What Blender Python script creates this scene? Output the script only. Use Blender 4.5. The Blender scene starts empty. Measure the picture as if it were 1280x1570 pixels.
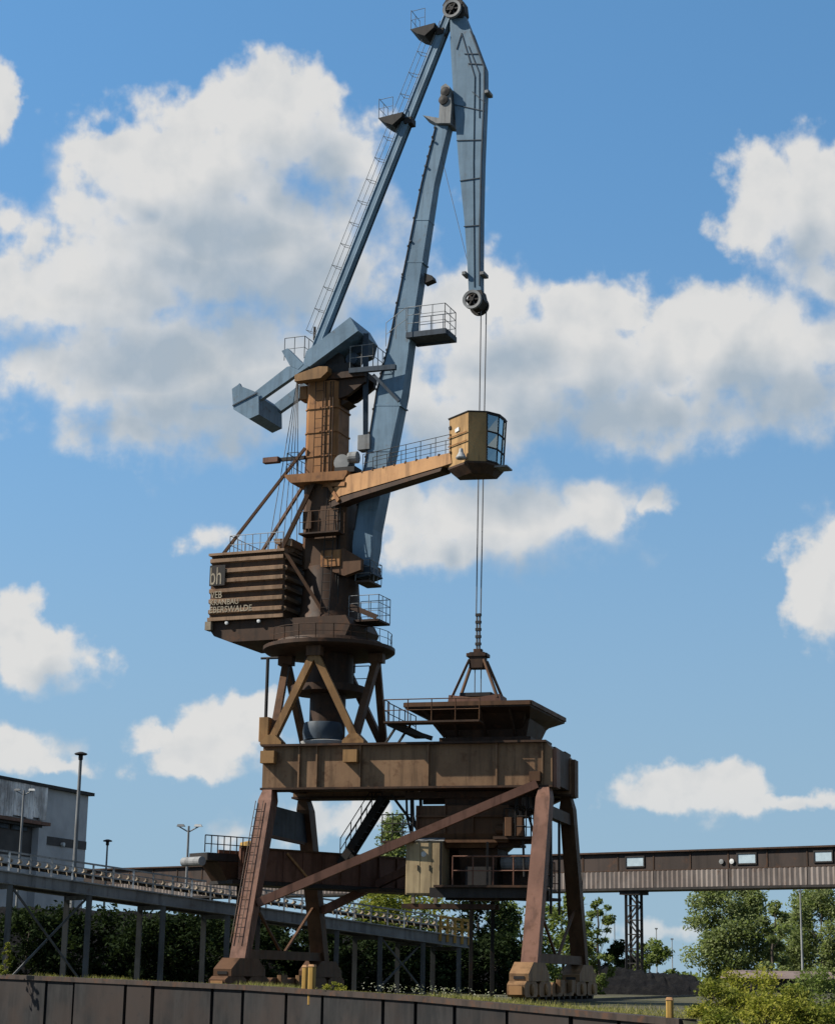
import bpy, math, random
import numpy as np
from mathutils import Vector, Matrix

# ------------------------------------------------------------------ camera, sky, sun, exposure
scene = bpy.context.scene
col = scene.collection
R = math.radians
W0, H0 = 1280.0, 1570.0
FPX, PITCH, ROLL, CAMZ = 2900.0, R(13.8), R(0.95), 0.84      # eye on a boat: 0.84 m above the crane rails
FW = Vector((0, math.cos(PITCH), math.sin(PITCH)))
_u = Vector((0, -math.sin(PITCH), math.cos(PITCH)))
RT = Vector((math.cos(ROLL), 0, 0)) + _u * math.sin(ROLL)
UP = Vector((-math.sin(ROLL), 0, 0)) + _u * math.cos(ROLL)
CAM = Vector((0, 0, CAMZ))
cd = bpy.data.cameras.new('camera')
cam = bpy.data.objects.new('camera', cd)
col.objects.link(cam)
cd.sensor_fit = 'HORIZONTAL'
cd.sensor_width = 36.0
cd.lens = 36.0 * FPX / W0
cd.clip_start = 0.5
cd.clip_end = 6000
cam.matrix_world = Matrix(((RT.x, UP.x, -FW.x, 0), (RT.y, UP.y, -FW.y, 0), (RT.z, UP.z, -FW.z, CAMZ), (0, 0, 0, 1)))
scene.camera = cam
scene.render.resolution_x, scene.render.resolution_y = 834, 1024
scene.view_settings.view_transform = 'Standard'
scene.view_settings.look = 'None'
scene.view_settings.gamma = 1
scene.view_settings.exposure = 1.0
scene.view_settings.use_curve_mapping = False

SUN_DIR = Vector((-0.75, -0.06, 0.66)).normalized()           # towards the sun: left, a little behind the viewer
sl = bpy.data.lights.new('sun', 'SUN')
sl.energy = 5.0
sl.angle = R(0.53)
sl.color = (1.0, 0.93, 0.82)
sun = bpy.data.objects.new('sun', sl)
col.objects.link(sun)
sun.rotation_euler = SUN_DIR.to_track_quat('Z', 'Y').to_euler()

world = bpy.data.worlds.new('World')
scene.world = world
world.use_nodes = True


class NT:
    """small helper for building node trees"""
    def __init__(s, tree):
        s.t = tree
        s.n = tree.nodes
        s.l = tree.links

    def new(s, typ, **kw):
        n = s.n.new(typ)
        for k, v in kw.items():
            setattr(n, k, v)
        return n

    def put(s, sock, v):
        if isinstance(v, bpy.types.NodeSocket):
            s.l.new(v, sock)
        else:
            sock.default_value = v

    def math(s, op, a, b=None, c=None, clamp=False):
        n = s.new('ShaderNodeMath', operation=op)
        n.use_clamp = clamp
        s.put(n.inputs[0], a)
        if b is not None:
            s.put(n.inputs[1], b)
        if c is not None:
            s.put(n.inputs[2], c)
        return n.outputs[0]

    def vmath(s, op, a, b=None):
        n = s.new('ShaderNodeVectorMath', operation=op)
        s.put(n.inputs[0], a)
        if b is not None:
            s.put(n.inputs[1], b)
        return n.outputs['Value'] if op in ('LENGTH', 'DOT_PRODUCT', 'DISTANCE') else n.outputs['Vector']

    def noise(s, vec, scale, detail=4, rough=0.5, dist=0.0, dims='3D'):
        n = s.new('ShaderNodeTexNoise', noise_dimensions=dims)
        s.put(n.inputs['Vector'], vec)
        n.inputs['Scale'].default_value = scale
        n.inputs['Detail'].default_value = detail
        n.inputs['Roughness'].default_value = rough
        n.inputs['Distortion'].default_value = dist
        return n.outputs['Fac'], n.outputs['Color']

    def smooth(s, v, a, b, lo=0.0, hi=1.0):
        n = s.new('ShaderNodeMapRange', interpolation_type='SMOOTHSTEP')
        s.put(n.inputs['Value'], v)
        n.inputs['From Min'].default_value = a
        n.inputs['From Max'].default_value = b
        n.inputs['To Min'].default_value = lo
        n.inputs['To Max'].default_value = hi
        return n.outputs['Result']

    def mix(s, f, a, b, typ='MIX'):
        n = s.new('ShaderNodeMix', data_type='RGBA', blend_type=typ)
        s.put(n.inputs[0], f)
        for k, v in ((6, a), (7, b)):
            if not isinstance(v, bpy.types.NodeSocket) and len(v) == 3:
                v = (*v, 1)
            s.put(n.inputs[k], v)
        return n.outputs[2]


# cumulus clouds as lobes on the sky sphere: azimuth, elevation, half width, half height (degrees), strength
CLOUDS = [
    (-4.91, 25.24, 2.4, 1.58, 1.0), (-7.38, 23.78, 4.1, 1.78, 1.0), (-10.12, 24.15, 1.3, 0.99, 0.8), (-2.74, 24.19, 1.95, 1.88, 0.9), (-6.23, 21.73, 5.1, 2.17, 1.2), (-10.27, 20.12, 4.0, 1.48, 1.0),
    (-10.93, 17.76, 2.28, 1.19, 1.0), (-7.09, 18.0, 5.19, 2.17, 1.2), (-9.01, 15.94, 2.47, 0.99, 0.9), (-6.0, 16.48, 3.09, 1.19, 1.0), (-3.48, 20.89, 2.33, 2.37, 1.1), (-1.51, 17.42, 2.48, 1.98, 1.0),
    (-13.47, 19.86, 1.89, 1.19, 0.9), (-1.81, 20.94, 1.27, 1.78, 0.8), (1.56, 20.02, 2.31, 1.38, 0.9), (4.27, 18.26, 4.79, 2.17, 1.1), (1.19, 16.68, 3.09, 1.38, 1.0), (6.55, 19.59, 2.52, 0.99, 0.7),
    (10.0, 18.52, 4.17, 1.78, 1.1), (7.33, 16.65, 4.12, 1.19, 1.0), (11.96, 17.28, 2.48, 1.38, 1.0), (11.14, 22.88, 1.72, 1.58, 0.9), (12.75, 22.4, 2.35, 2.17, 1.0), (13.08, 20.49, 1.69, 1.19, 0.8),
    (2.44, 13.53, 3.66, 1.58, 1.0), (0.83, 12.73, 2.23, 0.99, 0.8), (5.28, 14.12, 1.73, 0.99, 0.9), (7.39, 14.1, 0.77, 0.55, 0.75), (-0.41, 14.09, 1.63, 0.99, 0.8),
    (-13.7, 25.3, 0.76, 1.19, 0.9), (12.54, 11.56, 1.21, 1.58, 1.1), (-11.34, 9.0, 2.0, 0.99, 0.9), (-12.26, 9.82, 1.5, 1.09, 0.8), (-11.74, 6.3, 1.79, 0.79, 0.8), (-10.2, 5.97, 1.29, 0.49, 0.6),
    (-5.7, 6.89, 1.39, 1.03, 1.0), (-7.73, 6.54, 1.09, 0.55, 0.9), (-6.54, 6.09, 1.79, 0.59, 0.9), (-4.93, 7.39, 1.0, 0.79, 0.9), (8.33, 5.54, 2.58, 0.75, 0.9), (11.56, 5.16, 1.98, 0.49, 0.6),
    (-3.17, 4.53, 2.38, 0.89, 0.7), (-5.29, 4.01, 1.58, 0.79, 0.55), (-6.64, 12.82, 1.32, 0.75, 0.5), (-1.42, 5.05, 1.19, 0.79, 0.6), (7.12, 1.36, 2.17, 0.59, 0.4),
]


def build_world():
    world.cycles.sampling_method = 'MANUAL'
    world.cycles.sample_map_resolution = 256
    w = NT(world.node_tree)
    w.n.clear()
    out = w.new('ShaderNodeOutputWorld')
    tc = w.new('ShaderNodeTexCoord')

    def density_group(name, fine):
        """density of cloud as a function of (azimuth, elevation) in degrees"""
        g = bpy.data.node_groups.new(name, 'ShaderNodeTree')
        g.interface.new_socket('P', in_out='INPUT', socket_type='NodeSocketVector')
        g.interface.new_socket('D', in_out='OUTPUT', socket_type='NodeSocketFloat')
        q = NT(g)
        gi, go = q.new('NodeGroupInput'), q.new('NodeGroupOutput')
        P0 = gi.outputs[0]
        _, wc = q.noise(P0, 0.42, 5 if fine else 1, 0.6, dims='2D')
        off = q.vmath('MULTIPLY', q.vmath('SUBTRACT', wc, (0.5, 0.5, 0.5)), (2.2, 1.6, 0))
        P = q.vmath('ADD', P0, off)
        acc = None
        for (a, e, ra, re, st) in CLOUDS:
            n = q.new('ShaderNodeVectorMath', operation='MULTIPLY_ADD')
            q.put(n.inputs[0], P)
            n.inputs[1].default_value = (1 / ra, 1 / re, 0)
            n.inputs[2].default_value = (-a / ra, -e / re, 0)
            d = q.vmath('LENGTH', n.outputs[0])
            v = q.math('SUBTRACT', d, st) if st != 1.0 else q.math('SUBTRACT', d, 1.0)
            acc = v if acc is None else q.math('MINIMUM', acc, v)
        acc = q.math('MULTIPLY_ADD', acc, -0.84, 0.06)
        # beyond these the sky goes on with the same kind of scattered cloud
        gen, _ = q.noise(P, 0.16, 2, 0.5, dims='2D')
        gen = q.math('MULTIPLY_ADD', gen, 4.0, -2.15)
        sx = q.new('ShaderNodeSeparateXYZ')
        q.l.new(P0, sx.inputs[0])
        ox = q.smooth(q.math('ABSOLUTE', sx.outputs[0]), 13.5, 16)
        oy = q.smooth(sx.outputs[1], 29.5, 32)
        oo = q.math('MAXIMUM', ox, oy)
        gen = q.math('ADD', gen, q.math('MULTIPLY_ADD', oo, 3.0, -3.0))
        acc = q.math('MAXIMUM', acc, gen)
        n1, _ = q.noise(P0, 0.75, 7 if fine else 2, 0.50, dims='2D')
        amp = 1.15 if fine else 0.32
        dn = q.math('ADD', acc, q.math('MULTIPLY_ADD', n1, amp, -amp * .47))
        q.l.new(dn, go.inputs[0])
        return g

    nv = w.vmath('NORMALIZE', tc.outputs['Generated'])
    sep = w.new('ShaderNodeSeparateXYZ')
    w.l.new(nv, sep.inputs[0])
    az = w.math('MULTIPLY', w.math('ARCTAN2', sep.outputs[0], sep.outputs[1]), 180 / math.pi)
    el = w.math('MULTIPLY', w.math('ARCSINE', sep.outputs[2]), 180 / math.pi)
    cb = w.new('ShaderNodeCombineXYZ')
    w.l.new(az, cb.inputs[0])
    w.l.new(el, cb.inputs[1])
    ds = []
    for o, g in (((0, 0, 0), density_group('cloud_density', True)), ((-1.3, 1.8, 0), density_group('cloud_density_towards_sun', False))):
        gn = w.new('ShaderNodeGroup')
        gn.node_tree = g
        w.l.new(w.vmath('ADD', cb.outputs[0], o), gn.inputs[0])
        ds.append(gn.outputs[0])
    # edges are crisp on the sunny side and ragged on the lee side
    lee = w.math('MULTIPLY_ADD', w.math('SUBTRACT', ds[1], ds[0]), 0.8, 0.5, clamp=True)
    wid = w.math('MULTIPLY_ADD', lee, 0.66, 0.40)
    al = w.math('DIVIDE', w.math('ADD', ds[0], 0.18), wid, clamp=True)
    alpha = w.math('MULTIPLY', w.smooth(al, 0.0, 1.0), w.math('MULTIPLY_ADD', lee, -0.16, 1.0))
    # how much cloud lies between here and the sun
    thick = w.math('ADD', w.math('MAXIMUM', ds[1], 0.0), w.math('MULTIPLY', w.math('MAXIMUM', ds[0], 0.0), 0.35))
    lit = w.smooth(thick, 0.10, 1.15, 1.0, 0.0)
    # relief of the billows, lit from the sun's side
    e0, _ = w.noise(cb.outputs[0], 0.6, 5, 0.5, dims='2D')
    e1, _ = w.noise(w.vmath('ADD', cb.outputs[0], (-0.40, 0.45, 0)), 0.6, 5, 0.5, dims='2D')
    lit = w.math('ADD', lit, w.math('MULTIPLY', w.math('SUBTRACT', e0, e1), 0.8), clamp=True)
    ccol = w.mix(lit, (0.45, 0.52, 0.585), (0.82, 0.815, 0.80))
    # fades into the haze low over the horizon
    low = w.smooth(el, 0.0, 7.0)
    alpha = w.math('MULTIPLY', alpha, w.math('MULTIPLY_ADD', low, 0.35, 0.62))
    sky = w.new('ShaderNodeTexSky', sky_type='NISHITA')
    sky.sun_disc = False
    sky.sun_elevation = math.asin(SUN_DIR.z)
    sky.sun_rotation = math.atan2(SUN_DIR.x, SUN_DIR.y) % (2 * math.pi)
    sky.altitude = 0
    sky.air_density = 1.0
    sky.dust_density = 0.0
    sky.ozone_density = 2.5
    # a clear, dry day: the pale band of the horizon stays low
    lift = w.vmath('NORMALIZE', w.vmath('ADD', w.vmath('MULTIPLY', nv, (1, 1, 0.8)), (0, 0, 0.30)))
    w.l.new(lift, sky.inputs['Vector'])
    tint = w.mix(1.0, sky.outputs[0], (0.96, 1.07, 1.0), 'MULTIPLY')
    hs = w.new('ShaderNodeHueSaturation')
    hs.inputs['Saturation'].default_value = SKY_SAT
    w.l.new(tint, hs.inputs['Color'])
    hz = w.math('MULTIPLY', w.math('POWER', w.smooth(el, -4.0, 30.0, 1.0, 0.0), 1.5), HAZE_AMT)
    skyc = w.mix(hz, hs.outputs[0], tuple(v / SKY_STRENGTH for v in HAZE_COL))
    b1 = w.new('ShaderNodeBackground')
    w.l.new(skyc, b1.inputs[0])
    b1.inputs[1].default_value = SKY_STRENGTH
    b2 = w.new('ShaderNodeBackground')
    w.l.new(ccol, b2.inputs[0])
    b2.inputs[1].default_value = 0.45
    ms = w.new('ShaderNodeMixShader')
    w.l.new(alpha, ms.inputs[0])
    w.l.new(b1.outputs[0], ms.inputs[1])
    w.l.new(b2.outputs[0], ms.inputs[2])
    w.l.new(ms.outputs[0], out.inputs[0])


SKY_STRENGTH, SKY_SAT = 0.101, 1.12
HAZE_COL, HAZE_AMT = (.172, .236, .272), .9
build_world()

# ------------------------------------------------------------------ helpers
rnd = random.Random(7)


def ray(x, y):
    return FW + RT * ((x - W0 / 2) / FPX) - UP * ((y - H0 / 2) / FPX)


def at(x, y, d):
    """point seen in direction (x, y) at ground distance d"""
    v = ray(x, y)
    return CAM + v * (d / v.y)


def atz(x, y, z):
    v = ray(x, y)
    return CAM + v * ((z - CAMZ) / v.z)


class Frame:
    """a vertical frame: x along, y away, z up; yaw turns x towards the viewer"""
    def __init__(s, o, yaw):
        a = R(yaw)
        s.o = Vector(o)
        s.x = Vector((math.cos(a), -math.sin(a), 0))
        s.y = Vector((math.sin(a), math.cos(a), 0))
        s.z = Vector((0, 0, 1))

    def w(s, x, y, z):
        return s.o + s.x * x + s.y * y + s.z * z

    def px(s, X, Y, t=0.0):
        v = ray(X, Y)
        p = CAM + v * (((s.o + s.y * t) - CAM).dot(s.y) / v.dot(s.y))
        d = p - s.o
        return (d.dot(s.x), p.z)


def root(o):
    while o.parent:
        o = o.parent
    return o


class MB:
    def __init__(s):
        s.v = []
        s.f = []

    def add(s, vs, fs):
        n = len(s.v)
        s.v += [Vector(p) for p in vs]
        s.f += [tuple(i + n for i in f) for f in fs]
        return s

    def hexa(s, p):
        """8 points: bottom ring 0-3, top ring 4-7"""
        return s.add(p, [(3, 2, 1, 0), (4, 5, 6, 7), (0, 1, 5, 4), (1, 2, 6, 5), (2, 3, 7, 6), (3, 0, 4, 7)])

    def box(s, fr, x0, x1, y0, y1, z0, z1):
        return s.hexa([fr.w(x0, y0, z0), fr.w(x1, y0, z0), fr.w(x1, y1, z0), fr.w(x0, y1, z0),
                       fr.w(x0, y0, z1), fr.w(x1, y0, z1), fr.w(x1, y1, z1), fr.w(x0, y1, z1)])

    def bbox(s, fr, x0, x1, y0, y1, z0, z1, b=.03):
        """box with its four upright edges bevelled"""
        pl = [(x0 + b, y0), (x1 - b, y0), (x1, y0 + b), (x1, y1 - b), (x1 - b, y1), (x0 + b, y1), (x0, y1 - b), (x0, y0 + b)]
        return s.loft([[fr.w(x, y, z0) for x, y in pl], [fr.w(x, y, z1) for x, y in pl]])

    def bar(s, p, q, w, h, w1=None, h1=None, up=None):
        p, q = Vector(p), Vector(q)
        w1 = w if w1 is None else w1
        h1 = h if h1 is None else h1
        d = (q - p).normalized()
        u = Vector(up) if up is not None else Vector((0, 0, 1))
        if abs(d.dot(u)) > .97:
            u = Vector((0, 1, 0))
        a = d.cross(u).normalized()
        b = a.cross(d).normalized()
        r = lambda c, ww, hh: [c - a * ww / 2 - b * hh / 2, c + a * ww / 2 - b * hh / 2, c + a * ww / 2 + b * hh / 2, c - a * ww / 2 + b * hh / 2]
        return s.hexa(r(p, w, h) + r(q, w1, h1))

    def tube(s, p, q, r, n=6, r1=None, cap=True):
        p, q = Vector(p), Vector(q)
        r1 = r if r1 is None else r1
        d = (q - p)
        if d.length < 1e-6:
            return s
        d.normalize()
        u = Vector((0, 0, 1)) if abs(d.z) < .95 else Vector((1, 0, 0))
        a = d.cross(u).normalized()
        b = a.cross(d)
        vs = []
        for c, rr in ((p, r), (q, r1)):
            vs += [c + (a * math.cos(2 * math.pi * k / n) + b * math.sin(2 * math.pi * k / n)) * rr for k in range(n)]
        fs = [(k, (k + 1) % n, n + (k + 1) % n, n + k) for k in range(n)]
        if cap:
            fs += [tuple(range(n))[::-1], tuple(range(n, 2 * n))]
        return s.add(vs, fs)

    def path(s, pts, r, n=6):
        for a, b in zip(pts, pts[1:]):
            s.tube(a, b, r, n)
        return s

    def loft(s, rings, cap=True):
        n = len(rings[0])
        vs = [p for r in rings for p in r]
        fs = []
        for k in range(len(rings) - 1):
            for i in range(n):
                j = (i + 1) % n
                fs.append((k * n + i, k * n + j, (k + 1) * n + j, (k + 1) * n + i))
        if cap:
            fs += [tuple(range(n))[::-1], tuple(range((len(rings) - 1) * n, len(rings) * n))]
        return s.add(vs, fs)

    def prism(s, fr, pts, t0, t1):
        """outline in the frame's x-z plane, from depth t0 to t1"""
        return s.loft([[fr.w(x, t0, z) for x, z in pts], [fr.w(x, t1, z) for x, z in pts]])

    def lathe(s, c, prof, n=32, axis=None):
        """profile of (radius, height) about an axis through c"""
        c = Vector(c)
        ax = Vector(axis).normalized() if axis is not None else Vector((0, 0, 1))
        u = Vector((1, 0, 0)) if abs(ax.x) < .9 else Vector((0, 1, 0))
        a = ax.cross(u).normalized()
        b = ax.cross(a)
        rings = []
        for r, h in prof:
            rings.append([c + ax * h + (a * math.cos(2 * math.pi * k / n) + b * math.sin(2 * math.pi * k / n)) * r for k in range(n)])
        return s.loft(rings)

    def build(s, name, mat, parent=None, smooth=False, kind=None, label=None):
        o = root(parent).location.copy() if parent else Vector((0, 0, 0))
        me = bpy.data.meshes.new(name)
        me.from_pydata([tuple(v - o) for v in s.v], [], s.f)
        me.validate()
        import bmesh
        bm = bmesh.new()
        bm.from_mesh(me)
        bmesh.ops.recalc_face_normals(bm, faces=bm.faces)
        bm.to_mesh(me)
        bm.free()
        me.materials.append(mat)
        if smooth:
            me.polygons.foreach_set('use_smooth', [True] * len(me.polygons))
            try:
                me.set_sharp_from_angle(angle=R(38))
            except Exception:
                pass
        ob = bpy.data.objects.new(name, me)
        col.objects.link(ob)
        if parent:
            ob.parent = parent
        if kind:
            ob['kind'] = kind
        if label:
            ob['label'] = label
        return ob


def tag(o, label, cat, group=None):
    o['label'] = label
    o['category'] = cat
    if group:
        o['group'] = group
    return o


def thing(name, label, cat, loc, group=None):
    o = bpy.data.objects.new(name, None)
    o.empty_display_size = .5
    col.objects.link(o)
    o.location = loc
    return tag(o, label, cat, group)


def struct(mb, name, mat, **k):
    o = mb.build(name, mat, **k)
    o['kind'] = 'structure'
    return o


def railing(mb, pts, h=1.0, step=1.1, r=.022, mids=(.5,), close=False):
    pts = [Vector(p) for p in pts]
    up = Vector((0, 0, 1))
    for a, b in zip(pts, pts[1:]):
        n = max(1, int(round((b - a).length / step)))
        for k in range(n + 1):
            p = a.lerp(b, k / n)
            mb.tube(p, p + up * h, r, 5)
        mb.tube(a + up * h, b + up * h, r, 5)
        for m in mids:
            mb.tube(a + up * h * m, b + up * h * m, r * .8, 5)
    return mb


def ladder(mb, p, q, side, w=.4, step=.35, r=.02):
    p, q, side = Vector(p), Vector(q), Vector(side).normalized() * (w / 2)
    mb.tube(p - side, q - side, r, 5)
    mb.tube(p + side, q + side, r, 5)
    n = int((q - p).length / step)
    for k in range(1, n):
        c = p.lerp(q, k / n)
        mb.tube(c - side, c + side, r * .7, 4)
    return mb


# ------------------------------------------------------------------ materials
ALB = .62                                        # lowers all paint colours together, to balance the raised exposure


def steel(name, c, c2=None, rust=(.10, .045, .022), amt=.35, rough=.62, scale=1.0, streak=.75, metal=0.0, bump=.15):
    m = bpy.data.materials.new(name)
    m.use_nodes = True
    q = NT(m.node_tree)
    b = q.n['Principled BSDF']
    tc = q.new('ShaderNodeTexCoord').outputs['Object']
    c2 = c2 or tuple(v * .72 for v in c)
    c2 = tuple(v * .80 for v in c2)
    c, c2, rust = (tuple(v * ALB for v in k) for k in (c, c2, rust))
    f1, _ = q.noise(tc, .55 * scale, 5, .6)
    base = q.mix(q.smooth(f1, .35, .68), c, c2)
    st, _ = q.noise(q.vmath('MULTIPLY', tc, (3.2, 3.2, .28)), 1.0 * scale, 6, .66)
    base = q.mix(q.math('MULTIPLY', q.smooth(st, .46, .66), streak), base, tuple(v * .5 for v in c2))
    f2, _ = q.noise(tc, 2.1 * scale, 7, .68)
    base = q.mix(q.math('MULTIPLY', q.smooth(f2, .62 - .22 * amt, .80 - .22 * amt), .85), base, rust)
    f3, _ = q.noise(tc, 9 * scale, 4, .6)
    base = q.mix(q.math('MULTIPLY', f3, .25), base, tuple(v * 1.25 for v in c), 'MIX')
    q.l.new(base, b.inputs['Base Color'])
    q.l.new(q.math('MULTIPLY_ADD', f2, .35, rough - .18), b.inputs['Roughness'])
    b.inputs['Metallic'].default_value = metal
    b.inputs['Specular IOR Level'].default_value = .15
    if bump:
        bn = q.new('ShaderNodeBump')
        bn.inputs['Strength'].default_value = bump
        bn.inputs['Distance'].default_value = .03
        q.l.new(f2, bn.inputs['Height'])
        q.l.new(bn.outputs[0], b.inputs['Normal'])
    return m


def plain(name, c, rough=.7, metal=0.0, var=.3, scale=2.0, emit=None):
    m = bpy.data.materials.new(name)
    m.use_nodes = True
    q = NT(m.node_tree)
    b = q.n['Principled BSDF']
    tc = q.new('ShaderNodeTexCoord').outputs['Object']
    c = tuple(v * ALB for v in c)
    f, _ = q.noise(tc, scale, 6, .6)
    q.l.new(q.mix(q.smooth(f, .3, .72), tuple(v * (1 + var) for v in c), tuple(v * (1 - var) for v in c)), b.inputs['Base Color'])
    b.inputs['Roughness'].default_value = rough
    b.inputs['Metallic'].default_value = metal
    b.inputs['Specular IOR Level'].default_value = .3
    return m


def glassmat(name, tint=(.75, .85, .85), mixf=.55):
    m = bpy.data.materials.new(name)
    m.use_nodes = True
    q = NT(m.node_tree)
    q.n.clear()
    out = q.new('ShaderNodeOutputMaterial')
    g = q.new('ShaderNodeBsdfGlossy')
    g.inputs['Roughness'].default_value = .03
    g.inputs['Color'].default_value = (*tint, 1)
    t = q.new('ShaderNodeBsdfTransparent')
    t.inputs['Color'].default_value = (*tint, 1)
    mx = q.new('ShaderNodeMixShader')
    lw = q.new('ShaderNodeLayerWeight')
    lw.inputs[0].default_value = mixf
    q.l.new(lw.outputs['Facing'], mx.inputs[0])
    q.l.new(t.outputs[0], mx.inputs[1])
    q.l.new(g.outputs[0], mx.inputs[2])
    q.l.new(mx.outputs[0], out.inputs[0])
    return m


def leafmat(name, c1, c2, trans=.35):
    m = bpy.data.materials.new(name)
    m.use_nodes = True
    q = NT(m.node_tree)
    q.n.clear()
    out = q.new('ShaderNodeOutputMaterial')
    at_ = q.new('ShaderNodeAttribute', attribute_name='leaf')
    cc = q.mix(at_.outputs['Fac'], c1, c2)
    d = q.new('ShaderNodeBsdfDiffuse')
    q.l.new(cc, d.inputs['Color'])
    t = q.new('ShaderNodeBsdfTranslucent')
    q.l.new(q.mix(1.0, cc, (1.0, 1.1, .6), 'MULTIPLY'), t.inputs['Color'])
    mx = q.new('ShaderNodeMixShader')
    mx.inputs[0].default_value = trans
    q.l.new(d.outputs[0], mx.inputs[1])
    q.l.new(t.outputs[0], mx.inputs[2])
    q.l.new(mx.outputs[0], out.inputs[0])
    return m


M = {
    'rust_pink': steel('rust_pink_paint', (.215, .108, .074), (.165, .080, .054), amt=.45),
    'girder': steel('girder_brown_paint', (.26, .155, .085), (.21, .12, .065), amt=.45),
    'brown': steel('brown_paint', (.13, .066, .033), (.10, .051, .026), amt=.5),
    'darkbrown': steel('dark_brown_paint', (.062, .034, .020), (.045, .026, .017), amt=.5),
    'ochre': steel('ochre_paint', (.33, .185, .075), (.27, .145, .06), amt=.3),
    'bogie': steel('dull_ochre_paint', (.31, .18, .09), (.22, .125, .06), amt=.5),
    'tan': steel('tan_paint', (.47, .255, .112), (.41, .21, .09), amt=.12),
    'mast': steel('mast_brown_paint', (.35, .165, .062), (.27, .12, .045), amt=.45),
    'house': steel('house_brown_paint', (.30, .19, .115), (.235, .145, .085), amt=.45),
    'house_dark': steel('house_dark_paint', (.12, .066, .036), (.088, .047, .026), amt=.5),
    'blue': steel('blue_grey_paint', (.165, .258, .345), (.14, .228, .312), rust=(.11, .085, .07), amt=.22, streak=.5, rough=.55),
    'blue_dark': steel('dark_blue_grey_paint', (.055, .078, .105), (.045, .06, .08), rust=(.05, .04, .035), amt=.3),
    'steel_dark': steel('dark_steel', (.035, .032, .030), (.028, .025, .024), amt=.25),
    'grey': steel('weathered_grey_steel', (.26, .268, .27), (.20, .205, .205), rust=(.12, .08, .055), amt=.25),
    'post_grey': steel('dull_grey_steel', (.115, .12, .12), (.09, .092, .09), rust=(.07, .05, .035), amt=.3),
    'grey_light': steel('light_grey_steel', (.38, .39, .39), (.29, .30, .30), rust=(.16, .11, .07), amt=.2),
    'beige': steel('beige_paint', (.36, .30, .22), (.28, .225, .16), amt=.35),
    'cabinet': steel('cabinet_cream_paint', (.50, .39, .23), (.42, .31, .18), rust=(.20, .11, .05), amt=.3),
    'cab': steel('cab_ochre_paint', (.44, .27, .115), (.37, .22, .09), amt=.08),
    'yellow': steel('yellow_paint', (.50, .31, .08), (.40, .235, .06), amt=.25),
    'rope': plain('steel_rope', (.10, .10, .105), .5),
    'letter': plain('pale_lettering', (.35, .30, .22), .8),
    'white': plain('white_paint', (.62, .63, .62), .6, var=.15),
    'glass': glassmat('glass'),
    'black': plain('black_rubber', (.014, .014, .015), .8),
}

# ------------------------------------------------------------------ frames of the crane
PF = Frame((.26, 72.2, 0), 15.5)                 # portal: x along the girders, y along the rails
AX = -3.76                                       # slewing axis on the portal
SF = Frame(PF.w(AX, 0, 0), 22.0)                 # slewing part: x along the jib
AF = Frame(PF.w(AX, 0, 0), 45.0)                 # cab arm

# ------------------------------------------------------------------ the setting: ground, quay, water
gm = bpy.data.materials.new('dry_yard_ground')
gm.use_nodes = True
q = NT(gm.node_tree)
b = q.n['Principled BSDF']
tc = q.new('ShaderNodeTexCoord').outputs['Object']
f1, _ = q.noise(tc, .12, 6, .6)
f2, _ = q.noise(tc, 1.3, 6, .65)
c = q.mix(q.smooth(f1, .38, .62), (.045, .042, .032), (.055, .058, .026))
c = q.mix(q.smooth(f2, .45, .7), c, (.085, .075, .048))
q.l.new(c, b.inputs['Base Color'])
b.inputs['Roughness'].default_value = .95
b.inputs['Specular IOR Level'].default_value = .1

wallm = bpy.data.materials.new('stained_quay_steel')
wallm.use_nodes = True
q = NT(wallm.node_tree)
b = q.n['Principled BSDF']
tc = q.new('ShaderNodeTexCoord').outputs['Object']
f1, _ = q.noise(q.vmath('MULTIPLY', tc, (1.2, 1.2, .5)), .9, 6, .65)
f2, _ = q.noise(q.vmath('MULTIPLY', tc, (5, 5, .4)), 1.0, 5, .65)
f3, _ = q.noise(tc, .25, 4, .6)
c = q.mix(q.smooth(f1, .38, .66), (.005, .0055, .0062), (.018, .0172, .017))
c = q.mix(q.math('MULTIPLY', q.smooth(f2, .45, .7), .8), c, (.017, .016, .016))
c = q.mix(q.math('MULTIPLY', q.smooth(f3, .42, .62), .8), c, (.022, .015, .012))
f4, _ = q.noise(tc, 3.5, 8, .7)
c = q.mix(q.math('MULTIPLY', q.smooth(f4, .56, .74), .8), c, (.006, .006, .006))
q.l.new(c, b.inputs['Base Color'])
b.inputs['Roughness'].default_value = .85
b.inputs['Specular IOR Level'].default_value = .2

copem = steel('rusty_quay_coping', (.062, .045, .036), (.045, .034, .028), amt=.6)

# quay edge: runs away to the left, its crest rising a little
EDGE = [at(1046, 1563, 40.5), at(1030, 1562.0, 41), at(780, 1540, 46.5), at(640, 1527.5, 50), at(375, 1511.0, 57), at(0, 1494.5, 66), at(-160, 1489, 71)]
WATER_Z = -3.0
back = Vector((.55, .83, 0))


def yard(p, k):
    """height of the yard k metres behind the edge"""
    return p.z * max(0.0, 1 - k / 9.0) - .02


gmb = MB()
rows = []
ks = [0, .6, 1.5, 3, 6, 9, 20, 60, 200, 900, 3500]
for k in ks:
    row = []
    for p in [EDGE[0] + Vector((0, 0, 0))] + EDGE[1:]:
        qv = p + back * k
        row.append(Vector((qv.x, qv.y, yard(p, k))))
    rows.append(row)
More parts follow.
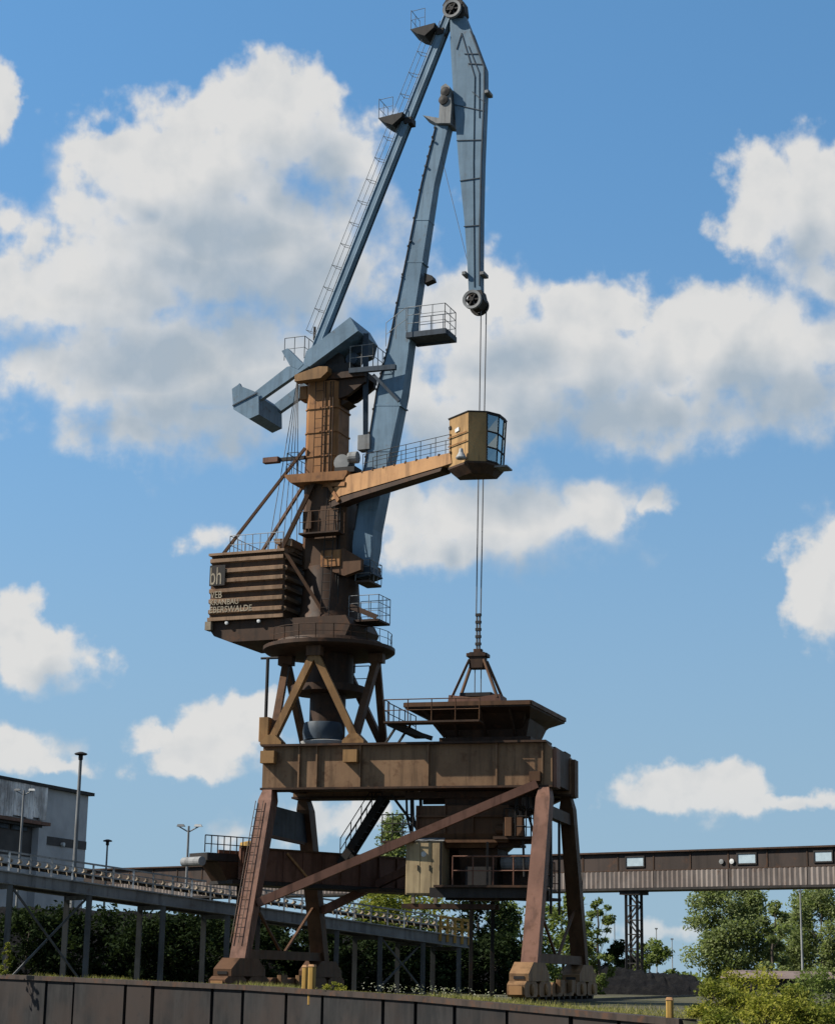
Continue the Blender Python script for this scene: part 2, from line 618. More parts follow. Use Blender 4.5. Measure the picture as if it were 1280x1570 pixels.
# left of the frame the yard runs on
for row, k in zip(rows, ks):
    row.append(row[-1] + Vector((-40 - k * 1.6, 30 + k * .2, 0)))
    # right: behind the corner the yard falls to an overgrown bank
    row.insert(0, row[0] + Vector((5 + k * .15, 1.5, -.45)))
    row.insert(0, row[0] + Vector((9 + k * .4, 1.5, -.9)))
    row.insert(0, row[0] + Vector((30 + k * 1.2, 3, -.2)))
n = len(rows[0])
gmb.add([p for r in rows for p in r], [(i * n + j, i * n + j + 1, (i + 1) * n + j + 1, (i + 1) * n + j) for i in range(len(rows) - 1) for j in range(n - 1)])
ground = struct(gmb, 'ground', gm)
# bank in front of the right-hand part, down to the water
bank = MB()
fr_ = [rows[0][0], rows[0][1], rows[0][2], rows[0][3]]
bank.add(fr_ + [Vector((p.x + .4, p.y - 7 + .6 * i, WATER_Z - .6)) for i, p in enumerate(fr_)], [(0, 1, 5, 4), (1, 2, 6, 5), (2, 3, 7, 6)])
struct(bank, 'bank', gm)

wm = bpy.data.materials.new('harbour_water')
wm.use_nodes = True
q = NT(wm.node_tree)
b = q.n['Principled BSDF']
b.inputs['Base Color'].default_value = (.018, .03, .028, 1)
b.inputs['Roughness'].default_value = .08
tc = q.new('ShaderNodeTexCoord').outputs['Object']
f1, _ = q.noise(q.vmath('MULTIPLY', tc, (1, 2.2, 1)), .9, 5, .6)
bn = q.new('ShaderNodeBump')
bn.inputs['Strength'].default_value = .4
bn.inputs['Distance'].default_value = .2
q.l.new(f1, bn.inputs['Height'])
q.l.new(bn.outputs[0], b.inputs['Normal'])
struct(MB().add([(-220, -120, WATER_Z), (220, -120, WATER_Z), (220, 75, WATER_Z), (-220, 75, WATER_Z)], [(0, 1, 2, 3)]), 'water', wm)

# quay wall of steel sheet panels between proud posts, with a rusty coping beam
qw = thing('quay_wall', 'dark stained sheet pile quay wall with rusty coping along the bottom', 'wall', (EDGE[3].x, EDGE[3].y, WATER_Z))
pts = []
for a, c in zip(EDGE, EDGE[1:]):
    L = (c - a).length
    m = max(1, round(L / 2.3))
    for k in range(m):
        pts.append(a.lerp(c, (k + (rnd.uniform(-.38, .38) if k else 0)) / m))
pts.append(EDGE[-1])
UPV = Vector((0, 0, 1))
for i, (a, c) in enumerate(zip(pts, pts[1:])):
    d = (c - a).normalized()
    nrm = Vector((d.y, -d.x, 0)).normalized()
    if nrm.y > 0:
        nrm = -nrm
    off = nrm * rnd.uniform(-.015, .03)
    bot = lambda p: Vector((p.x, p.y, WATER_Z - .5))
    mb = MB()
    a1, c1 = a + d * .13, c - d * .02
    A = [a1 + off, c1 + off, c1 - nrm * .3 + off, a1 - nrm * .3 + off]
    dz = UPV * -.142
    mb.hexa([bot(p) for p in A] + [p + dz for p in A])
    mb.build('sheet_panel', wallm, qw)
    mb = MB()
    wdt = rnd.choice((.10, .10, .16, .20))
    prj = rnd.uniform(-.14, -.06)
    A = [a - d * .02 + nrm * prj, a + d * (wdt + .03) + nrm * prj, a + d * (wdt + .03) - nrm * .3, a - d * .02 - nrm * .3]
    mb.hexa([bot(p) for p in A] + [p + dz * 1.02 for p in A])
    mb.build('joint_post', wallm, qw)
cp = MB()
for a, c in zip(EDGE, EDGE[1:]):
    d = (c - a).normalized()
    nrm = Vector((d.y, -d.x, 0)).normalized()
    if nrm.y > 0:
        nrm = -nrm
    cp.bar(a - UPV * .07 - nrm * .12, c - UPV * .07 - nrm * .12, .40, .14)
cp.build('coping', copem, qw)
# return of the wall at its right-hand end
rb = MB()
e0 = EDGE[0]
A = [e0 + Vector((.0, .15, 0)), e0 + Vector((.25, .15, 0)), e0 + back * 12 + Vector((.25, .15, 0)), e0 + back * 12 + Vector((0, .15, 0))]
rb.hexa([Vector((p.x, p.y, WATER_Z - .5)) for p in A] + [Vector((p.x, p.y, yard(e0, 0) - .1 if i < 2 else -.1)) for i, p in enumerate(A)])
rb.build('return_wall', wallm, qw)

# rails the crane stands on
for sx in (-1, 1):
    r_ = MB().bar(PF.w(sx * 5.25, -8.5, .02), PF.w(sx * 5.25, 40, .02), .08, .14)
    o = struct(r_, 'crane_rail', M['steel_dark'])

# ------------------------------------------------------------------ the crane
crane = thing('harbour_crane', 'tall rusty brown portal crane with blue grey double link jib', 'crane', tuple(PF.o))
C = crane


def legy(z):
    return 2.05 + 2.55 * (7.54 - z) / 6.24


# portal girders
for sy in (-1, 1):
    g = MB()
    ya, yb = sorted((sy * 2.2, sy * 1.4))
    o_ = [(-5.55, 7.62), (5.55, 7.62), (5.55, 8.95), (5.35, 9.16), (-5.55, 9.16)]
    g.prism(PF, o_, ya, yb)
    g = g.build('girder', M['girder'], C)
    fl = MB()
    y0, y1 = sorted((sy * 2.42, sy * 1.3))
    fl.box(PF, -5.58, 5.36, y0, y1, 9.162, 9.24)
    fl.box(PF, -5.58, 5.58, y0 + (.08 if sy < 0 else 0), y1 - (.08 if sy > 0 else 0), 7.54, 7.618)
    fl.build('flange', M['darkbrown'], g)
    for x in (-4.09, -3.39, -1.69, .92, 3.5, 5.2):
        y0, y1 = sorted((sy * 2.2, sy * 2.30))
        MB().box(PF, x - .03, x + .03, y0 + .0, y1, 7.62, 9.16).build('stiffener', M['girder'], g)
for x0, x1 in ((-5.5, -5.0), (-2.35, -1.95), (.3, .7), (5.0, 5.5)):
    MB().box(PF, x0, x1, -1.398, 1.398, 7.75, 9.1).build('cross_girder', M['darkbrown'], C)
MB().box(PF, -4.98, -2.36, -1.395, 1.395, 8.98, 9.05).build('deck_plate', M['darkbrown'], C)

# legs, ties, braces, sills
for sx in (-1, 1):
    for sy in (-1, 1):
        l = MB()
        sec = []
        for z, wx, wy in ((9.0, .36, .5), (7.54, .36, .62), (7.15, .52, .76), (1.3, .58, .60)):
            y = sy * (1.95 if z > 8 else legy(z))
            sec.append([PF.w(sx * 5.28 + a * wx / 2, y + b_ * wy / 2, z) for a, b_ in ((-1, -1), (1, -1), (1, 1), (-1, 1))])
        l.loft(sec[1:])
        if sx > 0:
            l.box(PF, 5.56, 5.70, sy * 1.8 - .33, sy * 1.8 + .33, 7.55, 8.95)
        lo = l.build('leg', M['rust_pink' if sy < 0 else 'house_dark'], C)  # rear legs: same paint darkened, the portal's shade put into the colour
        if sx < 0 and sy < 0:
            lr = MB()
            ladder(lr, PF.w(-5.45, -legy(1.9) - .40, 1.9), PF.w(-5.45, -legy(7.1) - .44, 7.1), PF.x, .30, .34, .016)
            lr.build('ladder', M['darkbrown'], lo)
        # foot: equaliser beam over two bogies
        cy = sy * 4.6
        eq = MB()
        pr = [(-1.75, .74), (-1.75, .98), (-.95, 1.36), (.95, 1.36), (1.75, .98), (1.75, .74)]
        eq.loft([[PF.w(sx * 5.25 + dx, cy + y, z) for y, z in pr] for dx in (-.33, .33)])
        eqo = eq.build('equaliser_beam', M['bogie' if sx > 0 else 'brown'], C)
        for s2 in (-1, 1):
            MB().box(PF, sx * 5.25 - .18, sx * 5.25 + .18, cy + s2 * 1.75 - .02, cy + s2 * 1.75 + .02, .80, .90).build('slot', M['steel_dark'], eqo)
        for s2 in (-1, 1):
            by = cy + s2 * 1.18
            bo = MB()
            MB().lathe(PF.w(sx * 5.25 + .30, by, .46), [(.03, 0), (.20, .01), (.20, .06), (.12, .09), (.03, .10)], 16, PF.x).build('axle_cap', M['ochre'], C) if sx > 0 else None
            pr = [(-1.05, .30), (-1.05, .62), (-.75, .735), (.75, .735), (1.05, .62), (1.05, .30), (.85, .22), (-.85, .22)]
            bo.loft([[PF.w(sx * 5.25 + dx, by + y, z) for y, z in pr] for dx in (-.30, .30)])
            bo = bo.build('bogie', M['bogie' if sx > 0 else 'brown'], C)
            for s3 in (-1, 1):
                MB().lathe(PF.w(sx * 5.25 - .2, by + s3 * .6, .36), [(.05, -.02), (.27, 0), (.27, .12), (.31, .13), (.31, .16), (.27, .18), (.27, .4), (.05, .42)], 20, PF.x).build('wheel', M['steel_dark'], bo, smooth=True)
            if s2 == sy:
                MB().box(PF, sx * 5.25 - .22, sx * 5.25 + .22, by + sy * 1.052, by + sy * 1.11, .30, .58).build('buffer', M['tan'], bo)
    for by in (-1.05, 1.05):
        bo = MB()
        pr = [(-1.02, .30), (-1.02, .60), (-.75, .70), (.75, .70), (1.02, .60), (1.02, .30), (.85, .22), (-.85, .22)]
        bo.loft([[PF.w(sx * 5.25 + dx, by + y, z) for y, z in pr] for dx in (-.26, .26)])
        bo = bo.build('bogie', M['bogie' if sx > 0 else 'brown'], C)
        for s3 in (-1, 1):
            MB().lathe(PF.w(sx * 5.25 - .2, by + s3 * .6, .36), [(.05, -.02), (.27, 0), (.27, .12), (.31, .13), (.31, .16), (.27, .18), (.27, .4), (.05, .42)], 20, PF.x).build('wheel', M['steel_dark'], bo, smooth=True)
        MB().bbox(PF, sx * 5.25 + .27, sx * 5.25 + .45, by - .35, by + .35, .35, .80, .03).build('drive_motor', M['bogie'], bo)
    s_ = MB().box(PF, sx * 5.28 - .17, sx * 5.28 + .17, -4.25, 4.25, 1.36, 1.68)
    s_.build('sill_beam', M['brown'], C)
    for sy in (-1, 1):
        MB().bar(PF.w(sx * 5.28, sy * (legy(3.4) - .3), 3.4), PF.w(sx * 5.28, sy * .25, 1.66), .09, .09).build('strut', M['brown'], C)
    if sx < 0:
        t_ = MB()
        t_.hexa([PF.w(-5.33, -legy(5.9) + .3, 5.9), PF.w(-5.23, -legy(5.9) + .3, 5.9), PF.w(-5.23, legy(5.9) - .3, 5.9), PF.w(-5.33, legy(5.9) - .3, 5.9),
                 PF.w(-5.33, -legy(7.0) + .3, 7.0), PF.w(-5.23, -legy(7.0) + .3, 7.0), PF.w(-5.23, legy(7.0) - .3, 7.0), PF.w(-5.33, legy(7.0) - .3, 7.0)])
        t_.build('web_plate', M['blue_dark'], C)
        MB().bar(PF.w(-5.28, -1.9, 5.85), PF.w(-5.28, 1.9, 5.85), .2, .1).build('tie_beam', M['brown'], C)
    else:
        MB().bar(PF.w(5.28, -2.2, 6.72), PF.w(5.28, 2.2, 6.72), .3, .42).build('tie_beam', M['darkbrown'], C)
        for y in (-1.2, .35):
            MB().tube(PF.w(5.3, y, 6.5), PF.w(5.3, y, 3.1), .05, 8).build('pipe', M['steel_dark'], C)
for sy in (-1, 1):
    p0 = PF.w(-4.98, sy * (legy(3.3)), 3.32)
    p1 = PF.w(5.02, sy * 2.3, 7.66)
    MB().bar(p0, p1, .30, .30).build('diagonal_brace', M['rust_pink'], C)
    MB().box(PF, 4.75, 5.15, min(sy * 2.2, sy * 2.45), max(sy * 2.2, sy * 2.45), 7.75, 8.1).build('gusset', M['brown'], C)
# access stair under the portal
st = MB()
for dy in (-.35, .35):
    st.bar(PF.w(-1.85, 1.6 + dy, 7.55), PF.w(-3.5, 1.6 + dy, 5.0), .06, .30)
for k in range(11):
    t_ = k / 10
    c_ = PF.w(-1.85 - 1.65 * t_, 1.6, 7.5 - 2.5 * t_)
    st.bar(c_ - PF.y * .34, c_ + PF.y * .34, .22, .03)
sto = st.build('stair', M['steel_dark'], C)
hr = MB()
for dy in (-.35, .35):
    a, e = PF.w(-1.85, 1.6 + dy, 7.6), PF.w(-3.5, 1.6 + dy, 5.05)
    for h_ in (.5, .95):
        hr.tube(a + UPV * h_, e + UPV * h_, .02, 5)
    for k in range(5):
        p = a.lerp(e, k / 4)
        hr.tube(p, p + UPV * .95, .02, 5)
hr.build('handrail', M['steel_dark'], sto)

# fixed tower under the slewing ring
for x in (AX - 1.5, AX + 1.75):
    for sy in (-1, 1):
        f_ = MB()
        yy = sy * 1.95
        f_.prism(PF, [(x - .42, 9.242), (x + .42, 9.242), (x + .42, 9.36), (x + .16, 9.62), (x - .16, 9.62), (x - .42, 9.36)], yy - .28, yy + .28)
        f_.build('tower_foot', M['ochre'], C)
        br = MB().box(PF, x - .27, x + .27, min(sy * 2.2, sy * 2.56), max(sy * 2.2, sy * 2.56), 8.52, 8.98)
        br.build('bracket', M['ochre'], C)
corners = [PF.w(AX + a, sy, 9.5) for a in (-1.5, 1.75) for sy in (-1.95, 1.95)]
apex = {'f': PF.w(AX + .1, -2.05, 12.75), 'b': PF.w(AX + .1, 2.05, 12.75), 'l': PF.w(AX - 1.75, 0, 12.75), 'r': PF.w(AX + 1.95, 0, 12.75)}
for k, cs in (('f', (0, 2)), ('b', (1, 3)), ('l', (0, 1)), ('r', (2, 3))):
    for c_ in cs:
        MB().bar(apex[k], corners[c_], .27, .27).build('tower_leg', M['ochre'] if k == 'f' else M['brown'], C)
    a_ = apex[k]
    fr2 = Frame((a_.x, a_.y, 0), 15.5)
    MB().box(fr2, -.29, .29, -.2, .2, 12.62, 13.0).build('gusset', M['brown'], C)
axw = lambda z: SF.w(0, 0, z)
MB().lathe(axw(0), [(.70, 9.06), (.70, 11.4), (1.45, 11.45), (1.45, 11.72), (.96, 11.75), (.96, 12.97)], 40).build('pivot_column', M['darkbrown'], C, smooth=True)
MB().lathe(axw(0), [(2.1, 12.98), (2.48, 13.02), (2.58, 13.10), (2.58, 13.24), (2.55, 13.25), (2.2, 13.27), (2.1, 13.44), (1.0, 13.44)], 64).build('slewing_ring', M['darkbrown'], C, smooth=True)
MB().lathe(axw(0) + PF.w(0, -.1, 0) - PF.o, [(.35, 9.1), (.72, 9.22), (.95, 9.5), (.98, 9.56), (.75, 9.6), (.72, 9.62)], 32).build('cable_drum', M['white'], C, smooth=True)
MB().lathe(axw(0) + PF.w(-.1, -.15, 0) - PF.o, [(.76, 9.63), (.80, 9.9), (.76, 10.25), (.73, 10.3)], 32).build('drum_cover', M['blue_dark'], C, smooth=True)
# cable pole with its box at the corner of the portal
MB().tube(PF.w(-5.62, -1.85, 10.0), PF.w(-5.62, -1.85, 12.62), .065, 8).tube(PF.w(-5.9, -1.85, 12.62), PF.w(-5.2, -1.85, 12.62), .05, 6).build('cable_pole', M['steel_dark'], C)
MB().bbox(PF, -5.82, -5.42, -2.05, -1.65, 9.40, 10.32).build('terminal_box', M['ochre'], C)
rl = MB()
railing(rl, [PF.w(AX - 1.3, 1.2, 11.72), PF.w(AX + 1.3, 1.2, 11.72)], 1.0, .65)
rl.build('railing', M['steel_dark'], C)

# slewing platform and machine house
dk = MB().prism(SF, [(-3.66, 13.46), (-4.35, 13.72), (-4.55, 13.98), (-4.55, 14.27), (1.3, 14.27), (1.5, 13.9), (1.3, 13.46)], -1.42, 1.42)
dk.build('slewing_platform', M['darkbrown'], C)
HX0, HX1, HZ0, HZ1 = -4.57, -1.33, 14.29, 16.92
house = MB().bbox(SF, HX0, HX1, -1.5, 1.5, HZ0, HZ1, .05).build('machine_house', M['house_dark'], C)
for zt in (16.80, 16.37, 15.98, 15.58, 15.17, 14.75):
    x1 = HX1 - .02
    pr = [(-1.5, zt + .03), (-1.62, zt - .01), (-1.62, zt - .15), (-1.5, zt - .19)]
    MB().loft([[SF.w(x, t, z) for t, z in pr] for x in (HX0 + .02, x1)]).build('rib', M['house'], house)
    pr = [(HX1, zt + .03), (HX1 + .10, zt - .01), (HX1 + .10, zt - .15), (HX1, zt - .19)]
    MB().loft([[SF.w(x, t, z) for x, z in pr] for t in (-1.48, 1.48)]).build('rib', M['house'], house)
MB().box(SF, HX0 - .04, HX1 + .04, -1.66, 1.66, HZ1 + .002, HZ1 + .10).build('roof', M['house'], house)
MB().box(SF, HX0 - .02, HX1 + .04, -1.60, -1.502, 14.30, 14.44).build('sill', M['house'], house)
MB().box(SF, HX0 - .10, HX0 + .16, -1.62, -1.2, 13.95, 14.28).build('corner_bracket', M['beige'], house)
for x in (-3.75, -2.35):
    MB().lathe(SF.w(x, -1.52, 14.20), [(.02, -.06), (.07, -.05), (.07, .03), (.02, .04)], 12, SF.y).build('lamp', M['white'], house)
MB().box(SF, HX0 + .04, HX0 + .72, -1.66, -1.622, 15.70, 16.52).build('logo_plate', M['steel_dark'], house)


def lettering(txt, x, z, h, parent, mat, fr, t, width=None, name='lettering'):
    cu = bpy.data.curves.new(name, 'FONT')
    cu.body = txt
    cu.size = 1.0
    cu.extrude = 0.0
    ob = bpy.data.objects.new('tmp', cu)
    col.objects.link(ob)
    dg = bpy.context.evaluated_depsgraph_get()
    me = bpy.data.meshes.new_from_object(ob.evaluated_get(dg))
    bpy.data.objects.remove(ob)
    xs = [v.co.x for v in me.vertices]
    ys = [v.co.y for v in me.vertices]
    sy = h / (max(ys) - min(ys))
    sx = (width / (max(xs) - min(xs))) if width else sy
    x0, y0 = min(xs), min(ys)
    o = root(parent).location
    for v in me.vertices:
        p = fr.w(x + (v.co.x - x0) * sx, t, z + (v.co.y - y0) * sy) - o
        v.co = p
    me.name = name
    me.materials.clear()
    me.materials.append(mat)
    oo = bpy.data.objects.new(name, me)
    col.objects.link(oo)
    oo.parent = parent
    return oo


lettering('bh', HX0 + .08, 15.74, .70, house, M['letter'], SF, -1.668, .48, 'logo_letters')
lettering('VEB', HX0 + .10, 15.20, .27, house, M['letter'], SF, -1.632, .50)
lettering('KRANBAU', HX0 + .10, 14.92, .22, house, M['letter'], SF, -1.632, 1.25)
lettering('EBERSWALDE', HX0 + .10, 14.62, .24, house, M['letter'], SF, -1.632, 1.85)
rl = MB()
railing(rl, [SF.w(HX0 + .7, 1.4, 17.02), SF.w(HX0 + .7, -1.3, 17.02), SF.w(HX1 - .2, -1.3, 17.02)], .75, .32, .016, (.5,))
rl.build('railing', M['grey_light'], house)
MB().bbox(SF, -2.0, -1.25, -.9, .9, 17.03, 17.35).build('roof_hatch', M['house'], house)

# column
def ring8(r0, r1, t, z, ch=.22):
    pl = [(r0 + ch, -t), (r1 - ch, -t), (r1, -t + ch), (r1, t - ch), (r1 - ch, t), (r0 + ch, t), (r0, t - ch), (r0, -t + ch)]
    return [SF.w(x, y, z) for x, y in pl]


MB().lathe(axw(0), [(1.32, 14.28), (1.20, 14.6), (1.05, 16.4)], 32).build('column_base', M['darkbrown'], C, smooth=True)
MB().loft([ring8(-.98, .90, .86, 16.3), ring8(-1.02, .86, .82, 19.75)]).build('lower_column', M['house_dark'], C)  # darker brown carries the shadow below the collar in its colour
MB().loft([ring8(-1.05, .40, .72, 19.9, .18), ring8(-1.05, .36, .70, 24.05, .18)]).build('upper_column', M['mast'], C)
cl = MB().prism(SF, [(-1.55, 20.0), (-1.3, 19.75), (1.0, 19.70), (1.15, 19.95), (1.15, 20.06), (-1.55, 20.1)], -1.3, 1.15)
cl.build('collar_platform', M['mast'], C)
for z in (20.9, 21.9, 22.9):
    MB().loft([ring8(-1.075, .42, .745, z, .18), ring8(-1.075, .42, .745, z + .05, .18)]).build('band', M['mast'], C)
ld = MB()
ladder(ld, SF.w(-.35, -.86, 20.1), SF.w(-.35, -.84, 24.0), SF.x, .34, .38, .018)
ld.build('ladder', M['darkbrown'], C)
for t_ in (-.12, .10, .22):
    MB().tube(SF.w(t_, -.745, 20.1), SF.w(t_ - .02, -.735, 24.0), .022, 6).build('cable', M['darkbrown'], C)
rl = MB()
railing(rl, [SF.w(-1.5, 1.0, 20.1), SF.w(-1.5, -1.25, 20.1), SF.w(-1.0, -1.25, 20.1)], .9, .5, .016)
rl.build('railing', M['steel_dark'], C)
lr = MB()
ladder(lr, SF.w(.35, -1.30, 14.3), SF.w(.35, -.92, 19.7), SF.x, .36, .32, .018)
lr.build('ladder', M['steel_dark'], C)
p = MB().box(SF, -.75, .95, -1.55, -.9, 17.55, 17.61).build('column_platform', M['darkbrown'], C)
rl = MB()
railing(rl, [SF.w(-.73, -1.52, 17.61), SF.w(.93, -1.52, 17.61), SF.w(.93, -.95, 17.61)], .85, .42, .016)
rl.build('railing', M['brown'], p)
MB().bbox(SF, -.85, -.45, -1.02, -.88, 17.9, 18.6, .03).build('junction_box', M['brown'], C)
for x in (.62, .72):
    MB().tube(SF.w(x, -.90, 14.4), SF.w(x - .02, -.86, 19.7), .03, 6).build('cable', M['steel_dark'], C)
rl = MB()
railing(rl, [axw(13.27) + SF.x * (2.45 * math.cos(a)) + SF.y * (2.45 * math.sin(a)) for a in np.linspace(-2.2, .6, 11)], .55, .6, .014)
rl.build('railing', M['darkbrown'], C)
# jib foot bearings
for t0, t1 in ((-1.0, -.72), (.72, 1.0)):
    MB().prism(SF, [(.5, 16.9), (.95, 17.0), (1.7, 16.55), (1.7, 16.1), (1.0, 15.9), (.5, 16.1)], t0, t1).build('jib_bearing', M['brown'], C)
MB().bbox(SF, .0, .85, -1.06, -.87, 16.3, 16.95).build('bearing_plate', M['mast'], C)
# stays of the column
for a, e, w_ in ((SF.w(-4.2, -1.3, 17.0), SF.w(-.95, -.75, 21.3), .11), (SF.w(-4.2, 1.3, 17.0), SF.w(-.95, .75, 21.3), .11),
                 (SF.w(-1.6, -1.25, 17.1), SF.w(-.35, -.9, 20.0), .16), (SF.w(-1.3, -1.55, 16.9), SF.w(.35, -1.15, 14.3), .13)):
    MB().bar(a, e, w_, w_).build('stay', M['brown'], C)
MB().prism(SF, [(-1.95, 17.36), (-1.2, 17.2), (-1.2, 17.5), (-2.0, 17.55)], -1.2, .6).build('stay_seat', M['house'], C)
# side pole with its red weight
MB().bar(SF.w(-1.0, -.6, 20.95), SF.w(-2.6, -.6, 20.95), .12, .14).build('side_pole', M['steel_dark'], C)
MB().bbox(SF, -2.85, -2.15, -.75, -.45, 20.85, 21.06).build('pole_weight', M['rust_pink'], C)
# mast head
MB().prism(SF, [(-1.35, 24.02), (-.2, 24.05), (.1, 24.3), (.1, 24.5), (-.3, 24.55), (-1.35, 24.3)], -1.12, -.72).build('head_beam', M['ochre'], C)
MB().prism(SF, [(-1.35, 24.02), (-.2, 24.05), (.1, 24.3), (.1, 24.5), (-.3, 24.55), (-1.35, 24.3)], .72, 1.12).build('head_beam', M['mast'], C)
MB().bbox(SF, -1.2, 1.5, -.70, .70, 24.1, 24.36).build('head_platform', M['darkbrown'], C)
MB().prism(SF, [(.36, 23.3), (.75, 23.4), (1.5, 23.9), (1.5, 24.08), (.36, 24.08)], -.55, -.35).build('head_bracket', M['darkbrown'], C)
MB().prism(SF, [(.36, 23.3), (.75, 23.4), (1.5, 23.9), (1.5, 24.08), (.36, 24.08)], .35, .55).build('head_bracket', M['darkbrown'], C)
MB().bbox(SF, -1.42, -1.07, -.5, .1, 23.45, 24.0).build('junction_box', M['mast'], C)
MB().prism(SF, [(.4, 23.05), (.75, 23.2), (.4, 23.3)], -.4, .4).build('bracket', M['darkbrown'], C)
for t in (-.45, 0, .45):
    MB().lathe(SF.w(.15, t - .06, 24.85), [(.08, -.02), (.42, 0), (.38, .06), (.42, .12), (.08, .14)], 24, SF.y).build('sheave', M['steel_dark'], C)
MB().bbox(SF, -.5, .9, -.62, .62, 24.37, 24.75).build('gear_case', M['steel_dark'], C)
MB().lathe(SF.w(.85, -.5, 24.95), [(.02, 0), (.25, .01), (.28, .1), (.28, .55), (.2, .65), (.02, .66)], 16, SF.y).build('luffing_motor', M['blue_dark'], C)
rl = MB()
railing(rl, [SF.w(.9, -.72, 24.38), SF.w(1.9, -.72, 24.38), SF.w(1.9, .72, 24.38)], 1.0, .5, .018)
rl.build('railing', M['grey'], C)
rl = MB()
railing(rl, [SF.w(-2.1, -.6, 25.15), SF.w(-1.2, -.6, 25.15), SF.w(-1.2, .6, 25.15)], .95, .45, .018)
rl.build('railing', M['grey'], C)
MB().tube(SF.w(-1.15, .2, 25.0), SF.w(-1.15, .2, 26.6), .035, 6).tube(SF.w(-1.15, .2, 26.2), SF.w(-1.15, .2, 26.75), .06, 6).build('aerial', M['steel_dark'], C)

# counterweight rocker
rk = MB().prism(SF, [(-1.05, 24.72), (-.92, 25.28), (.98, 26.52), (1.35, 25.9), (-.75, 24.62)], -1.02, 1.02)
rk = rk.build('rocker', M['blue'], C)
MB().prism(SF, [(.7, 25.55), (1.33, 25.88), (1.2, 25.35), (.75, 25.2)], -.15, 1.0).build('rocker_nose', M['blue_dark'], rk)
for t0, t1 in ((-1.02, -.78), (.78, 1.02)):
    MB().prism(SF, [(-1.05, 24.74), (-1.75, 24.72), (-3.7, 23.45), (-3.55, 23.08), (-1.2, 24.42), (-.8, 24.62)], t0, t1).build('rocker_arm', M['blue'], rk)
MB().prism(SF, [(-2.02, 25.42), (-1.75, 25.5), (-1.02, 24.75), (-1.25, 24.55), (-1.62, 24.74)], -1.03, -.70).build('lug', M['blue'], rk)
cwp = [(-4.19, 24.01), (-3.93, 24.15), (-3.2, 23.82), (-2.96, 23.57), (-2.92, 22.8), (-3.36, 22.65), (-4.09, 23.13)]
cw = MB().prism(SF, cwp, -1.08, 1.08).build('counterweight', M['blue'], C)
MB().prism(SF, [(-4.02, 24.12), (-3.9, 24.25), (-3.82, 24.1)], -1.0, -.85).build('lifting_lug', M['blue'], cw)
for z0, z1 in ((0, 1),):
    MB().bar(SF.w(-4.12, -1.10, 23.28), SF.w(-3.0, -1.10, 23.72), .03, .05).build('seam', M['blue_dark'], cw)
MB().bar(SF.w(1.35, -.25, 26.0), SF.w(1.45, -.25, 21.6), .24, .24, .2, .22).build('connecting_rod', M['blue_dark'], C)
MB().bbox(SF, 1.2, 1.75, -.5, 0, 21.1, 21.7).build('rod_bearing', M['grey'], C)
MB().bar(SF.w(.9, -.75, 24.33), SF.w(2.85, -.62, 24.33), .2, .2).build('luffing_rack', M['blue_dark'], C)
MB().bar(SF.w(1.9, -.66, 24.1), SF.w(3.0, -.6, 22.9), .08, .12).build('rack_strut', M['blue_dark'], C)

# main jib: tapering box
def sec(xl, xr, y, t, yl=None):
    a = SF.px(xl, y, -t)
    b_ = SF.px(xr, y, -t)
    return [SF.w(a[0], -t, a[1]), SF.w(b_[0], -t, b_[1]), SF.w(b_[0], t, b_[1]), SF.w(a[0], t, a[1])]


jib = MB().loft([sec(541, 565, 872, .42), sec(540, 570, 838, .46), sec(543, 572, 811, .47), sec(577, 617, 600, .36), sec(595, 627, 530, .33), sec(646, 666, 280, .28), sec(667, 687, 192, .26)])
jib = jib.build('main_jib', M['blue'], C)
for y, xl, xr, t in ((780, 548, 577, .455), (690, 562, 597, .41), (620, 573.5, 614, .37), (470, 607, 636, .315), (400, 621, 648, .30), (335, 635, 657, .29)):
    MB().loft([[p + (p - sum(sec(xl, xr, y, t), Vector()) / 4).normalized() * .025 for p in sec(xl, xr, yy, t)] for yy in (y, y + 2.2)]).build('seam_band', M['blue'], jib)
ec = [SF.px(x, y, -t) for x, y, t in ((543.5, 811, .47), (577.5, 600, .36), (595.5, 530, .33), (646.5, 280, .28), (667.5, 195, .26))]
ecw = [SF.w(a_[0], -t - .02, a_[1]) for a_, t in zip(ec, (.47, .36, .33, .28, .26))]
MB().path(ecw, .028, 6).build('edge_cable', M['steel_dark'], jib)
for k in range(24):
    u = k / 23 * (len(ecw) - 1.001)
    i = int(u)
    p = ecw[i].lerp(ecw[i + 1], u - i)
    MB().bbox(Frame((p.x, p.y, 0), 22), -.06, .02, -.03, .03, p.z - .04, p.z + .04, .01).build('cable_clip', M['steel_dark'], jib)
hd = [(676, 132), (683, 127), (689, 132), (692, 160), (690, 188), (672, 188)]
hd = [SF.px(x, y, -.44) for x, y in hd]
MB().prism(SF, hd, -.44, .36).build('jib_head', M['grey'], jib)
MB().prism(SF, [SF.px(x, y, -.38) for x, y in ((648, 176), (690, 183), (692, 190), (668, 188))], -.38, .38).build('head_step', M['grey'], jib)
MB().prism(SF, [SF.px(x, y, .1) for x, y in ((683, 140), (700, 143), (702, 172), (694, 196), (684, 196))], .0, .32).build('head_cheek', M['steel_dark'], jib)
for x, y, t in ((679, 152, -.50), (682, 139, -.50)):
    c_ = SF.px(x, y, t)
    MB().lathe(SF.w(c_[0], t, c_[1]), [(.03, -.03), (.2, 0), (.2, .06), (.03, .07)], 16, SF.y).build('bolt_cover', M['steel_dark'], jib)
MB().prism(SF, [SF.px(x, y, -.2) for x, y in ((650, 418), (662, 422), (664, 428), (650, 434))], -.2, .2).build('stop_block', M['steel_dark'], jib)
MB().prism(SF, [SF.px(x, y, -.5) for x, y in ((533, 858), (566, 868), (572, 880), (548, 886), (532, 872))], -.5, .5).build('jib_foot', M['blue_dark'], jib)
